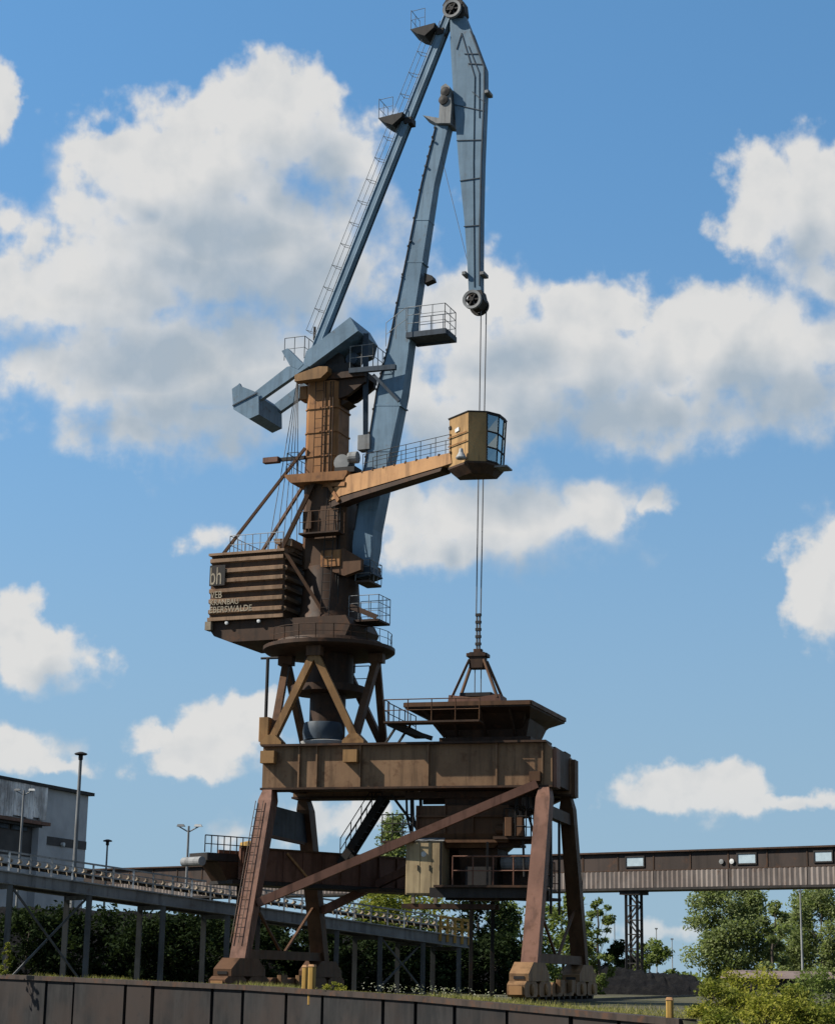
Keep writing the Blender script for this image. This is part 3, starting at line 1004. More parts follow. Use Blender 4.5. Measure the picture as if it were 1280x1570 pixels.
for i, (x, y) in enumerate(((664, 215), (653, 255), (630, 370), (617, 425), (590, 550), (583, 580))):
    c_ = SF.px(x, y, -.3)
    MB().lathe(SF.w(c_[0], -.3, c_[1]), [(.02, 0), (.05, .01), (.05, .06), (.02, .07)], 8, SF.y * -1).build('lug', M['blue_dark'], jib)
# platform on the jib
pl_ = MB()
pl_.box(SF, 3.25, 4.95, -.62, -.44, 25.52, 25.74)
pl_.box(SF, 3.25, 4.95, .44, .62, 25.52, 25.74)
pl_.box(SF, 3.25, 4.95, -.43, .43, 25.56, 25.62)
pl_.box(SF, 4.8, 4.97, -.43, .43, 25.5, 25.74)
pl_ = pl_.build('jib_platform', M['blue_dark'], C)
rl = MB()
railing(rl, [SF.w(3.3, -.6, 25.74), SF.w(4.9, -.6, 25.74), SF.w(4.9, .6, 25.74), SF.w(3.3, .6, 25.74)], 1.05, .55, .018, (.35, .68))
rl.build('railing', M['grey_light'], pl_)
rl = MB()
railing(rl, [SF.w(2.45, -.75, 25.2), SF.w(3.3, -.75, 25.74)], 1.0, .5, .014)
rl.build('railing', M['grey_light'], pl_)

# draw link from the column head to the fly jib, with its ladder
a, e = SF.px(484, 541, 0), SF.px(690, 22, 0)
A_, E_ = SF.w(a[0], 0, a[1]), SF.w(e[0], 0, e[1])
tie = MB().bar(A_, E_, .36, .26, up=SF.x)
tie = tie.build('draw_link', M['blue'], C)
dl = (E_ - A_).normalized()
sd = Vector((0, 0, 1)).cross(SF.y).normalized()
sd = (dl.cross(SF.y)).normalized()
if sd.dot(SF.x) > 0:
    sd = -sd
for o_, r_ in ((.145, .035), (-.145, .035)):
    for t in (-.18, .18):
        MB().tube(A_ + sd * o_ + SF.y * t, E_ + sd * o_ + SF.y * t, r_, 6).build('edge_tube', M['blue' if t < 0 else 'blue_dark'], tie)  # sun-side tubes lighter, far ones coloured dark as if in shade
ld = MB()
ladder(ld, A_ + sd * .24 + dl * .6, E_ + sd * .24 - dl * .4, SF.y, .34, .4, .018)
for k in range(30):
    p = A_.lerp(E_, .05 + .92 * k / 29) + sd * .24
    if k % 2 == 0:
        ld.tube(p - SF.y * .17, p + sd * .46 - SF.y * .2, .013, 4)
        ld.tube(p + SF.y * .17, p + sd * .46 + SF.y * .2, .013, 4)
        ld.tube(p + sd * .46 - SF.y * .24, p + sd * .46 + SF.y * .24, .013, 4)
for t in (-.2, .2):
    ld.tube(A_ + sd * .70 + dl * .8 + SF.y * t, E_ + sd * .70 - dl * .9 + SF.y * t, .013, 4)
ld.build('ladder', M['grey'], tie)
for (xx, yy) in ((612, 188), (661, 52)):
    c_ = SF.px(xx, yy, 0)
    x, z = c_
    p = MB().prism(SF, [(x - .75, z + .12), (x + .35, z + .22), (x + .30, z + .02), (x - .1, z - .28), (x - .45, z - .12)], -.5, .5).build('rest_platform', M['steel_dark'], tie)
    rl = MB()
    railing(rl, [SF.w(x - .72, -.48, z + .14), SF.w(x - .72, .48, z + .14)], .85, .48, .014)
    railing(rl, [SF.w(x - .72, -.48, z + .14), SF.w(x - .1, -.48, z + .18)], .8, .6, .012)
    rl.build('railing', M['grey'], p)
    MB().bbox(SF, x + .30, x + .65, -.25, .25, z - .18, z + .08).build('clamp', M['steel_dark'], p)

# fly jib
left = [(690, 24), (690, 60), (694, 130), (703, 250), (712, 340), (716, 400), (718.5, 447)]
right = [(737, 447), (737, 400), (737.5, 340), (739.5, 250), (744, 140), (744, 106), (723, 50), (713, 24)]
T = .19
fj = MB().prism(SF, [SF.px(x, y, -T) for x, y in left + right], -T, T)
fj = fj.build('fly_jib', M['blue'], C)
for pts_ in ([(723, 50), (744, 106), (744, 140), (739.5, 250), (737.5, 340), (737, 440)],):
    m_ = MB()
    for (xa, ya), (xb, yb) in zip(pts_, pts_[1:]):
        p, q_ = SF.px(xa, ya, 0), SF.px(xb, yb, 0)
        m_.bar(SF.w(p[0] + .02, 0, p[1]), SF.w(q_[0] + .02, 0, q_[1]), .46, .05, up=SF.x)
    m_.build('edge_flange', M['blue_dark'], fj)
for pts_ in ([(708, 52), (728, 118), (726, 250), (727.5, 440)], [(718, 70), (735, 112), (735, 180)], [(700, 75), (708, 50)]):
    m_ = MB()
    for (xa, ya), (xb, yb) in zip(pts_, pts_[1:]):
        p, q_ = SF.px(xa, ya, -T), SF.px(xb, yb, -T)
        m_.bar(SF.w(p[0], -T - .012, p[1]), SF.w(q_[0], -T - .012, q_[1]), .03, .03)
    m_.build('stiffener', M['blue_dark'], fj)
for xa, ya, xb, yb in ((712, 82, 735, 82), (718, 97, 740, 98), (724, 140, 744, 158), (705, 277, 738.5, 272), (711, 347, 737, 345), (697, 160, 743, 170), (700, 215, 741, 214)):
    p, q_ = SF.px(xa, ya, -T), SF.px(xb, yb, -T)
    MB().bar(SF.w(p[0], -T - .014, p[1]), SF.w(q_[0], -T - .014, q_[1]), .034, .03).build('stiffener', M['blue_dark'], fj)
for x, y in ((714, 421), (742, 421), (749, 143)):
    p = SF.px(x, y, -.1)
    MB().bbox(SF, p[0] - .09, p[0] + .09, -.35, .2, p[1] - .06, p[1] + .06).build('lug', M['grey'], fj)


def wheel(name, parent, r, t, c, mat=M['grey'], hub=M['steel_dark']):
    o = SF.w(c[0], t, c[1])
    w_ = MB().lathe(o, [(r * .72, -.06), (r, -.07), (r * .93, 0), (r, .07), (r * .72, .06), (r * .72, -.06)], 28, SF.y)
    w_.f = [f for f in w_.f if len(f) == 4]
    w_ = w_.build(name, mat, parent, smooth=True)
    sp = MB()
    for k in range(6):
        an = k * math.pi / 3
        d_ = SF.x * math.cos(an) + UPV * math.sin(an)
        sp.bar(o + d_ * r * .12, o + d_ * r * .75, .06, .08, up=SF.y)
    sp.lathe(o, [(.02, -.1), (r * .22, -.09), (r * .22, .09), (.02, .1)], 12, SF.y)
    sp.build('hub', hub, w_)
    return w_


c_ = SF.px(693, 13, -.4)
wheel('head_sheave', C, .40, -.40, c_)
wheel('head_sheave', C, .40, .36, c_)
MB().tube(SF.w(c_[0], -.5, c_[1]), SF.w(c_[0], .5, c_[1]), .09, 10).build('head_axle', M['steel_dark'], C)
MB().prism(SF, [SF.px(x, y, 0) for x, y in ((682, 12), (688, 2), (700, 0), (714, 6), (716, 22), (712, 30), (690, 30))], -.28, .24).build('head_block', M['steel_dark'], C)
for x, y in ((706, 3), (711, 11), (709, 19)):
    p = SF.px(x, y, .1)
    MB().bbox(SF, p[0] - .1, p[0] + .1, -.3, .3, p[1] - .06, p[1] + .06).build('guard_bar', M['steel_dark'], C)
c_ = SF.px(724, 459, -.42)
wheel('nose_sheave', C, .39, -.42, c_)
wheel('nose_sheave', C, .39, .40, c_, M['steel_dark'])
MB().prism(SF, [(c_[0] - .12, c_[1] + .42), (c_[0] + .32, c_[1] + .42), (c_[0] + .42, c_[1]), (c_[0] + .2, c_[1] - .3), (c_[0] - .1, c_[1] - .3), (c_[0] - .3, c_[1])], -.30, .28).build('nose_block', M['steel_dark'], C)
MB().tube(SF.w(c_[0], -.52, c_[1]), SF.w(c_[0], .52, c_[1]), .08, 10).build('nose_axle', M['steel_dark'], C)

# ropes
RX = SF.px(733, 1000, 0)[0]
for dx, x0 in ((-.09, 6.20), (.09, 6.42)):
    MB().tube(SF.w(x0, 0, 26.5), SF.w(RX + dx, 0, 14.3), .026, 6).build('hoist_rope', M['rope'], C)
for dx in (-.06, .06):
    MB().tube(SF.w(RX + dx, 0, 14.3), SF.w(RX + dx * .8, 0, 12.85), .045, 6).build('hoist_rope', M['rope'], C)
for i in range(5):
    z = 14.25 - i * .28
    MB().bbox(SF, RX - .11, RX + .11, -.07, .07, z - .05, z + .05, .02).build('rope_clamp', M['steel_dark'], C)
MB().bbox(SF, RX - .0, RX + .16, -.08, .08, 19.9, 20.35, .02).build('rope_joint', M['steel_dark'], C)
for k in range(5):
    MB().tube(SF.w(-1.5 - .17 * k * .6, -.5 + .22 * k, 24.5), SF.w(-2.6 + .22 * k, -.5 + .22 * k, 17.05), .016, 5).build('stay_rope', M['rope'], C)
MB().tube(SF.w(4.2, -.2, 34.5), SF.w(6.0, -.1, 27.2), .012, 5).build('stay_rope', M['rope'], C)

# side platforms of the slewing part
for (x0, x1, z, h_) in ((1.1, 2.35, 14.2, .95), (1.35, 1.95, 15.75, .8)):
    p = MB().box(SF, x0, x1, -.7, .5, z - .08, z).build('side_platform', M['darkbrown'], C)
    rl = MB()
    railing(rl, [SF.w(x0, -.68, z), SF.w(x1, -.68, z), SF.w(x1, .48, z), SF.w(x0, .48, z)], h_, .4, .016, (.35, .68))
    rl.build('railing', M['grey'], p)
MB().bar(SF.w(1.15, -.7, 14.75), SF.w(2.3, -.7, 14.25), .03, .2).build('toe_board', M['darkbrown'], C)

# cab arm
ta, tb = -.75, -.15
an = [AF.px(x, y, ta) for x, y in ((512, 748), (535, 728), (690, 694), (692, 710), (677, 715), (523, 760), (503, 769))]
arm = MB().prism(AF, an, ta, tb).build('cab_arm', M['tan'], C)
lo = [AF.px(x, y, ta) for x, y in ((503, 769), (523, 760), (677, 715), (674, 722), (540, 764), (505, 778))]
MB().prism(AF, lo, ta + .03, tb - .03).build('arm_soffit', M['darkbrown'], arm)
pa, pb = AF.px(555, 724, ta), AF.px(690, 694, ta)
rl = MB()
for t in (ta + .03, tb - .03):
    rl = MB()
    railing(rl, [AF.w(pa[0], t, pa[1]), AF.w(pb[0], t, pb[1])], .72, .75, .014, (.5,))
    rl.build('railing', M['steel_dark'], arm)
for k in range(9):
    p = Vector((pa[0] + (pb[0] - pa[0]) * k / 8, 0, pa[1] + (pb[1] - pa[1]) * k / 8))
    MB().bbox(AF, p.x - .04, p.x + .04, ta - .02, ta + .06, p.z - .02, p.z + .05, .01).build('post_foot', M['darkbrown'], arm)
p0, p1 = AF.px(498, 742, ta), AF.px(520, 742, ta)
for xa, ya, xb, yb in ((496, 742, 483, 778), (504, 742, 520, 768), (474, 745, 530, 742)):
    p, q_ = AF.px(xa, ya, ta), AF.px(xb, yb, ta)
    MB().bar(AF.w(p[0], ta, p[1]), AF.w(q_[0], ta, q_[1]), .12, .16).build('arm_knee', M['mast'], C)
# winch beside the column
MB().lathe(SF.w(.75, -1.0, 20.5), [(.03, 0), (.33, .02), (.33, .1), (.24, .12), (.24, .5), (.33, .52), (.33, .6), (.03, .62)], 20, SF.y).build('winch_drum', M['grey'], C)
MB().bbox(SF, .45, 1.35, -1.0, -.3, 20.08, 20.3).build('winch_frame', M['steel_dark'], C)
MB().lathe(SF.w(1.0, -.85, 20.68), [(.03, 0), (.22, .02), (.24, .1), (.24, .4), (.03, .45)], 16, SF.x).build('winch_motor', M['grey'], C)

# driver's cab
kb = AF.px(718, 690, ta)
dB = AF.w(kb[0], ta, 0).y - .25
Bt = at(718, 631, dB)
zr = Bt.z
tops = [atz(689, 643, zr), Bt, atz(747, 632.0, zr), atz(765, 636.5, zr), atz(773, 643, zr)]
back_ = Vector((.25, .97, 0))
tops += [tops[4] + back_ * .35, tops[0] + back_ * .55]
zf = at(718, 706, dB).z
ctr = sum(tops, Vector()) / len(tops)
bots = []
for i, p in enumerate(tops):
    k = {2: .02, 3: .12, 4: .14, 5: .10}.get(i, 0.0)
    qv = p.lerp(ctr, k)
    bots.append(Vector((qv.x, qv.y, zf)))
cabo = MB()
for i, j in ((0, 1), (1, 2), (5, 6), (6, 0)):
    inn = lambda p: p.lerp(Vector((ctr.x, ctr.y, p.z)), .04)
    cabo.hexa([bots[i], bots[j], inn(bots[j]), inn(bots[i]), tops[i], tops[j], inn(tops[j]), inn(tops[i])])
cab = cabo.build('cab', M['cab'], C)
sc_ = lambda p, k, dz: Vector((ctr.x + (p.x - ctr.x) * k, ctr.y + (p.y - ctr.y) * k, p.z + dz))
MB().loft([[sc_(p, 1.04, .003) for p in tops], [sc_(p, 1.05, .04) for p in tops], [sc_(p, .8, .10) for p in tops]]).build('roof', M['steel_dark'], cab)
MB().loft([[sc_(p, .72, -.40) for p in bots], [sc_(p, 1.02, -.08) for p in bots], [sc_(p, 1.02, -.003) for p in bots]]).build('floor_pan', M['darkbrown'], cab)
for i, j in ((2, 3), (3, 4), (4, 5)):
    def gp(u, v):
        return bots[i].lerp(bots[j], u).lerp(tops[i].lerp(tops[j], u), v)
    fr_m = MB()
    for u in (0, 1):
        fr_m.bar(gp(u, 0), gp(u, 1), .05, .05)
    for v in (.02, .30, .62, .98):
        fr_m.bar(gp(0, v), gp(1, v), .05, .05)
    wf = fr_m.build('window_frame', M['steel_dark'], cab)
    for v0, v1 in ((.02, .30), (.30, .62), (.62, .98)):
        MB().add([gp(.03, v0 + .01), gp(.97, v0 + .01), gp(.97, v1 - .01), gp(.03, v1 - .01)], [(0, 1, 2, 3)]).build('pane', M['glass'], wf)
seat = MB()
sp_ = Vector((ctr.x, ctr.y, zf))
fr3 = Frame((sp_.x, sp_.y, 0), 20)
seat.bbox(fr3, -.25, .25, -.25, .25, zf + .35, zf + .47).bbox(fr3, -.30, -.2, -.25, .25, zf + .47, zf + 1.1)
seat.build('driver_seat', M['black'], cab)
# fittings on the lit back panel
def bp(u, v):
    return bots[0].lerp(bots[1], u).lerp(tops[0].lerp(tops[1], u), v)
nb = (bots[1] - bots[0]).cross(UPV).normalized()
if nb.y > 0:
    nb = -nb
MB().bar(bp(.35, .70) + nb * .03, bp(.55, .72) + nb * .03, .02, .14).build('lamp', M['white'], cab)
MB().bar(bp(.02, .80) + nb * .03, bp(.12, .82) + nb * .03, .03, .12).build('hatch', M['steel_dark'], cab)
for v in (.42, .60):
    MB().bar(bp(.0, v) + nb * .05, bp(.98, v) + nb * .05, .03, .03).build('rail', M['mast'], cab)
MB().lathe(bp(.9, .0) + nb * .22 + UPV * .1, [(.02, .36), (.07, .34), (.09, .2), (.2, .0), (.17, -.05), (.02, -.05)], 14).build('floodlight', M['grey_light'], cab)
fp = [at(745, 712, dB), at(760, 703, dB), at(779, 703, dB), at(768, 712, dB)]
fb = bots[3].lerp(bots[4], .5)
MB().box(Frame((fb.x, fb.y, 0), 20), -.35, .42, -.35, .35, zf - .14, zf - .08).build('foot_plate', M['grey'], cab)

# ------------------------------------------------------------------ grab hanging in the hopper
gp0 = SF.w(RX, 0, 10.6)
GF = Frame((gp0.x, gp0.y, 0), 15.5)
grab = thing('clamshell_grab', 'rusty clamshell grab on four rods hanging in the hopper mouth', 'grab', tuple(gp0))
hd_ = MB().bbox(GF, -.30, .30, -.28, .28, 12.18, 12.78, .06).bbox(GF, -.40, .40, -.32, .32, 12.62, 12.74, .05).bbox(GF, -.16, .16, -.16, .16, 12.78, 12.92, .04)
hd_.build('grab_head', M['darkbrown'], grab)
for sx in (-1, 1):
    for sy in (-1, 1):
        MB().bar(GF.w(sx * .28, sy * .25, 12.5), GF.w(sx * .88, sy * .55, 11.0), .09, .09).build('rod', M['brown'], grab)
for x in (-.12, .12):
    MB().tube(GF.w(x, 0, 12.2), GF.w(x, 0, 11.2), .022, 6).build('closing_rope', M['rope'], grab)
MB().bbox(GF, -.62, .62, -.4, .4, 11.08, 11.22, .05).build('lower_beam', M['steel_dark'], grab)
for sx in (-1, 1):
    pr = [(0, 11.0), (sx * .98, 11.12), (sx * 1.02, 10.8), (sx * .7, 10.3), (0, 10.1)]
    MB().prism(GF, pr, -.58, .58).build('shell', M['rust_pink'], grab)

# ------------------------------------------------------------------ hopper standing in the portal
hop = thing('bulk_hopper', 'dark rusty bulk hopper with wide flared mouth on the portal', 'hopper', tuple(PF.w(2.8, 0, 9.25)))
X0, X1, YY = -.05, 4.72, 2.1


def rect(x0, x1, y0, y1, z):
    return [PF.w(x0, y0, z), PF.w(x1, y0, z), PF.w(x1, y1, z), PF.w(x0, y1, z)]


m_ = MB()
def rimr(k, z):
    return [PF.w(X0 + k, -YY + k, z), PF.w(X1 - k, -YY + k, z), PF.w(X1 + .3 - k, 2.95 - k, z), PF.w(X0 + k, 2.95 - k, z)]


outer = [rimr(0, 10.72), rimr(0, 10.52), rect(X0 + .75, X1 - .25, -YY + 1.05, 2.2, 10.22), rect(1.2, 4.3, -.85, 1.6, 9.56)]
inner = [rect(1.5, 4.0, -.6, 1.3, 9.56), rimr(.12, 10.70), rimr(.08, 10.72)]
m_.loft(outer[::-1] + inner[::-1], cap=False)
m_.build('flared_mouth', M['darkbrown'], hop)
rim = MB()
for a, e in zip(rimr(0, 10.66), rimr(0, 10.66)[1:] + rimr(0, 10.66)[:1]):
    rim.bar(a, e, .12, .16)
rim.build('rim', M['brown'], hop)
MB().box(PF, 1.0, 4.5, -1.0, 1.9, 9.25, 9.55).build('base_frame', M['darkbrown'], hop)
for x in (.6, 1.7, 2.8, 3.9):
    MB().bar(PF.w(x if x > 1 else 1.2, -.95, 9.6), PF.w(x, -1.95, 10.5), .07, .12).build('stiffener', M['darkbrown'], hop)
wk = MB().box(PF, -.62, 3.0, -2.95, -2.25, 9.88, 9.95).build('walkway', M['darkbrown'], hop)
rl = MB()
railing(rl, [PF.w(-.6, -2.3, 9.95), PF.w(-.6, -2.92, 9.95), PF.w(3.0, -2.92, 9.95)], .80, .9, .022)
rl.build('railing', M['brown'], wk)
wk = MB().box(PF, -.70, -.08, -2.25, 1.8, 9.88, 9.95).build('walkway', M['steel_dark'], hop)
rl = MB()
railing(rl, [PF.w(-.68, -2.2, 9.95), PF.w(-.68, 1.75, 9.95)], .80, .8, .022)
rl.build('railing', M['blue_dark'], wk)
for x in (-.3, .2):
    MB().bar(PF.w(x, -2.2, 9.9), PF.w(x - .5, -2.0, 9.26), .07, .07).build('strut', M['steel_dark'], hop)
MB().bar(PF.w(-.5, -2.6, 9.88), PF.w(1.0, -2.0, 9.4), .1, .16).build('strut', M['steel_dark'], hop)
m_ = MB().loft([rect(1.3, 4.2, -1.2, 1.2, 7.0), rect(1.3, 4.3, -1.28, 1.28, 9.24)]).build('funnel', M['darkbrown'], hop)
m_ = MB().loft([rect(.9, 3.2, -1.3, 1.2, 5.45), rect(.35, 3.75, -1.5, 1.4, 5.95), rect(.35, 3.75, -1.5, 1.4, 6.98)]).build('feeder_box', M['brown'], hop)
for x in (.34, 1.4, 2.45, 3.76):
    MB().box(PF, x - .04, x + .04, -1.58, -1.5, 5.95, 6.98).build('stiffener', M['brown'], hop)
MB().box(PF, .3, 3.6, -1.62, -1.5, 6.55, 6.62).build('ledge', M['brown'], hop)
MB().box(PF, -.1, 3.8, -1.64, 1.5, 5.62, 5.72).build('feeder_frame', M['brown'], hop)
MB().loft([rect(1.9, 3.1, -.6, .6, 3.6), rect(1.75, 3.25, -.9, .9, 5.44)]).build('chute', M['darkbrown'], hop)
p = MB().box(PF, 3.3, 4.75, -1.9, .8, 5.72, 5.82).prism(PF, [(3.3, 5.45), (4.0, 5.5), (4.75, 5.71), (3.3, 5.71)], -1.2, -1.0).build('service_platform', M['darkbrown'], hop)
rl = MB()
railing(rl, [PF.w(3.7, -1.85, 5.82), PF.w(4.7, -1.85, 5.82), PF.w(4.7, .75, 5.82)], 1.0, .5, .024, (.33, .66))
rl.build('railing', M['steel_dark'], p)
for x in (3.75, 4.25, 4.65):
    MB().bar(PF.w(x, -.9, 5.8), PF.w(x - .1, -.9, 7.55), .07, .07).build('hanger', M['steel_dark'], hop)
for x in (-.15, .2):
    MB().tube(PF.w(x, -.6, 7.6), PF.w(x + .05, -.6, 5.7), .06, 8).build('hanger', M['steel_dark'], hop)
MB().bar(PF.w(-1.0, -.4, 7.5), PF.w(.2, -.4, 6.0), .09, .09).build('hanger', M['steel_dark'], hop)
MB().bbox(PF, 3.6, 4.1, -1.5, -1.0, 5.83, 6.35).build('drive_box', M['brown'], hop)
MB().lathe(PF.w(3.3, -1.4, 6.1), [(.02, 0), (.2, .02), (.22, .1), (.22, .45), (.02, .5)], 14, PF.x).build('feeder_motor', M['brown'], hop)

# lower stage: platforms, rails, pipes and screens hung round the chute
MB().bbox(PF, 3.3, 4.85, -.4, 1.5, 4.15, 5.25).build('screen_box', M['darkbrown'], hop)
MB().lathe(PF.w(3.35, -.7, 4.95), [(.02, 0), (.28, .02), (.30, .2), (.30, 1.1), (.02, 1.2)], 16, PF.x).build('screen_drive', M['grey'], hop)
MB().bbox(PF, .6, 1.8, .3, 1.6, 4.07, 5.4).build('drive_house', M['darkbrown'], hop)
MB().bbox(PF, 2.2, 3.2, -1.6, -.7, 4.07, 4.75).build('gear_case', M['steel_dark'], hop)
p = MB().box(PF, 1.2, 4.95, -2.3, 1.6, 3.98, 4.06).build('lower_platform', M['darkbrown'], hop)
rl = MB()
railing(rl, [PF.w(1.9, -2.26, 4.06), PF.w(4.9, -2.26, 4.06), PF.w(4.9, 1.5, 4.06)], 1.02, .72, .028, (.5,))
rl.build('railing', M['rust_pink'], p)
for y in (-2.1, .2):
    MB().box(PF, 1.0, 4.95, y, y + .16, 3.62, 3.975).build('platform_beam', M['steel_dark'], hop)
for x in (1.35, 3.1, 4.8):
    MB().bar(PF.w(x, -1.9, 4.06), PF.w(x, -1.9, 5.62), .08, .08).build('hanger', M['steel_dark'], hop)
for k, (x, y) in enumerate(((.05, -1.2), (-.25, -1.0), (4.1, -1.6), (4.45, -1.3))):
    MB().path([PF.w(x, y, 7.6), PF.w(x + .05, y, 6.6), PF.w(x + .25, y, 5.9), PF.w(x + .3, y, 4.4)], .045, 7).build('pipe', M['steel_dark'], hop)
lr = MB()
ladder(lr, PF.w(4.35, -2.0, 5.82), PF.w(4.35, -2.0, 7.6), PF.x, .4, .3, .024)
lr.build('ladder', M['steel_dark'], hop)
for x in (3.75, 4.15):
    MB().bbox(PF, x, x + .28, -2.0, -1.75, 5.83, 6.5, .03).build('control_box', M['brown'], hop)
p = MB().box(PF, -.9, .3, -2.0, -.9, 5.60, 5.67).build('side_platform', M['darkbrown'], hop)
rl = MB()
railing(rl, [PF.w(-.88, -1.95, 5.67), PF.w(.3, -1.95, 5.67)], .95, .4, .022, (.33, .66))
rl.build('railing', M['steel_dark'], p)
MB().box(PF, -.2, 4.9, -1.35, -1.2, 7.28, 7.5).build('suspension_beam', M['darkbrown'], hop)
MB().box(PF, -.2, 4.9, 1.2, 1.35, 7.28, 7.5).build('suspension_beam', M['darkbrown'], hop)

# ------------------------------------------------------------------ transfer conveyor under the portal
ca, cb_ = at(338, 1299, 71.2), at(622, 1322, 77.2)
cb_.z = ca.z
dirc = (cb_ - ca).normalized()
ang = math.degrees(math.atan2(-dirc.y, dirc.x))
TF = Frame((ca.x, ca.y, 0), ang)
Lc = 16.5
zt = ca.z
tcv = thing('transfer_conveyor', 'rusty brown horizontal transfer conveyor crossing under the portal', 'conveyor', tuple(TF.w(Lc / 2, 0, 0)))
bm_ = MB().box(TF, .9, Lc, -.06, .06, zt - 1.15, zt).build('side_plate', M['rust_pink'], tcv)
MB().box(TF, .9, Lc, 1.34, 1.46, zt - 1.15, zt).build('side_plate', M['rust_pink'], tcv)
MB().box(TF, .5, Lc, -.14, 1.5, zt - 1.32, zt - 1.17).build('walkway', M['steel_dark'], tcv)
MB().box(TF, .9, Lc, -.14, .06, zt + .002, zt + .07).build('top_chord', M['brown'], tcv)
for k in range(17):
    x = 1.0 + k * .95
    MB().box(TF, x - .03, x + .03, -.13, -.062, zt - 1.14, zt - .002).build('stiffener', M['rust_pink'], tcv)
MB().bar(TF.w(3.0, -.16, zt - .08), TF.w(4.2, -.16, zt - 1.1), .05, .08).build('strap', M['tan'], tcv)
MB().bbox(TF, -.5, 1.0, .1, 1.3, zt - .50, zt - .22).build('tail_box', M['steel_dark'], tcv)
MB().loft([[TF.w(.0, .1, zt - .52), TF.w(1.2, .1, zt - .52), TF.w(1.2, 1.3, zt - .52), TF.w(.0, 1.3, zt - .52)], [TF.w(.5, .2, zt - 1.2), TF.w(1.1, .2, zt - 1.2), TF.w(1.1, 1.2, zt - 1.2), TF.w(.5, 1.2, zt - 1.2)]]).build('tail_chute', M['darkbrown'], tcv)
MB().lathe(TF.w(-.75, .05, zt - .55), [(.02, 0), (.17, .02), (.17, 1.2), (.02, 1.22)], 16, TF.y).build('tail_drum', M['grey'], tcv)
rl = MB()
railing(rl, [TF.w(-.7, 0, zt - .22), TF.w(1.6, 0, zt - .22)], .62, .30, .022)
rl.build('railing', M['steel_dark'], tcv)
rl = MB()
railing(rl, [TF.w(Lc - 6, -.9, zt - 1.2), TF.w(Lc, -.9, zt - 1.2)], 1.05, .9, .03)
rl.build('railing', M['steel_dark'], tcv)
rl = MB()
railing(rl, [TF.w(8.5, -1.4, zt - 1.2), TF.w(Lc, -1.4, zt - 1.2)], 1.05, 1.1, .03)
rl.build('railing', M['rust_pink'], tcv)
MB().box(TF, 6.5, Lc, -1.5, -.15, zt - 1.40, zt - 1.28).build('walkway', M['darkbrown'], tcv)
MB().bbox(TF, 9.6, 12.6, -.6, .9, zt - 1.2, zt - .25).build('discharge_box', M['darkbrown'], tcv)
MB().bbox(TF, 12.4, Lc, -.5, .9, zt - 1.0, zt - .35).build('belt_cover', M['darkbrown'], tcv)
MB().lathe(TF.w(1.9, .6, zt), [(.5, .0), (.46, .28), (.2, .34)], 12).build('warning_horn', M['yellow'], tcv)
for x in (1.9, 14):
    for t in (.05, 1.35):
        MB().bar(TF.w(x, t, zt - 1.3), TF.w(x, t, 0), .16, .16).build('support_post', M['steel_dark'], tcv)

# switch cabinet on the conveyor walkway
cbp = at(650, 1372, 70.4)
CF = Frame((cbp.x, cbp.y, 0), 14)
cz = cbp.z
cbt = thing('switch_cabinet', 'cream metal switch cabinet with three doors below the hopper', 'cabinet', (cbp.x, cbp.y, cz))
MB().bbox(CF, -.70, .68, -.02, 1.15, cz, cz + 1.92, .02).build('body', M['cabinet'], cbt)
for x0, x1 in ((-.68, -.16), (-.14, .28), (.30, .66)):
    d_ = MB().bbox(CF, x0, x1, -.055, -.022, cz + .05, cz + 1.86, .01).build('door', M['cabinet'], cbt)
    MB().bbox(CF, x1 - .09, x1 - .05, -.09, -.056, cz + .85, cz + 1.05, .01).build('handle', M['steel_dark'], d_)
MB().loft([[CF.w(-.76, -.08, cz + 1.925), CF.w(.74, -.08, cz + 1.925), CF.w(.74, 1.2, cz + 1.925), CF.w(-.76, 1.2, cz + 1.925)], [CF.w(-.72, .2, cz + 2.06), CF.w(.7, .2, cz + 2.06), CF.w(.7, .9, cz + 2.06), CF.w(-.72, .9, cz + 2.06)]]).build('roof', M['grey'], cbt)
MB().lathe(CF.w(-.02, -.05, cz + 1.45), [(.02, .0), (.10, .005), (.10, .02), (.02, .025)], 14, CF.y * -1).build('warning_plate', M['white'], cbt)
for x in (-.42, .42):
    MB().box(CF, x - .06, x + .06, .0, .15, cz - .32, cz - .002).build('leg', M['beige'], cbt)
for y in (.05, .9):
    MB().box(CF, -.85, 2.6, y, y + .16, cz - .50, cz - .325).build('plinth_beam', M['darkbrown'], cbt)

# ------------------------------------------------------------------ covered conveyor gallery crossing behind
M['gallery'] = steel('brown_cladding', (.060, .043, .036), (.045, .034, .029), amt=.4, scale=.5)
M['gallery_rib'] = steel('faded_brown_sheeting', (.25, .215, .195), (.19, .155, .138), rust=(.13, .075, .05), amt=.3, scale=.6)
g1, g0 = at(1290, 1295, 130), at(130, 1320, 178)
zg = (g0.z + g1.z) / 2
g0.z = g1.z = 0
dg_ = (g1 - g0).normalized()
GA = Frame(g0, math.degrees(math.atan2(-dg_.y, dg_.x)))
LG = (g1 - g0).length + 22
gz1, gz0 = g1.z + 10.0, 7.2
gz1 = at(1290, 1296, (g1).y).z
gz0 = at(1290, 1360, (g1).y).z
gzm = at(1290, 1327, (g1).y).z
gal = thing('conveyor_gallery', 'long brown covered conveyor gallery bridge running behind the crane', 'gallery', tuple(GA.w(LG / 2, 0, 0)))
MB().box(GA, 0, LG, 0, 2.6, gzm, gz1 - .12).build('upper_wall', M['gallery'], gal)
MB().box(GA, -.3, LG, -.25, 2.85, gz1 - .118, gz1).build('roof', M['darkbrown'], gal)
MB().box(GA, 0, LG, -.10, 2.7, gz0, gz0 + .16).build('floor_beam', M['steel_dark'], gal)
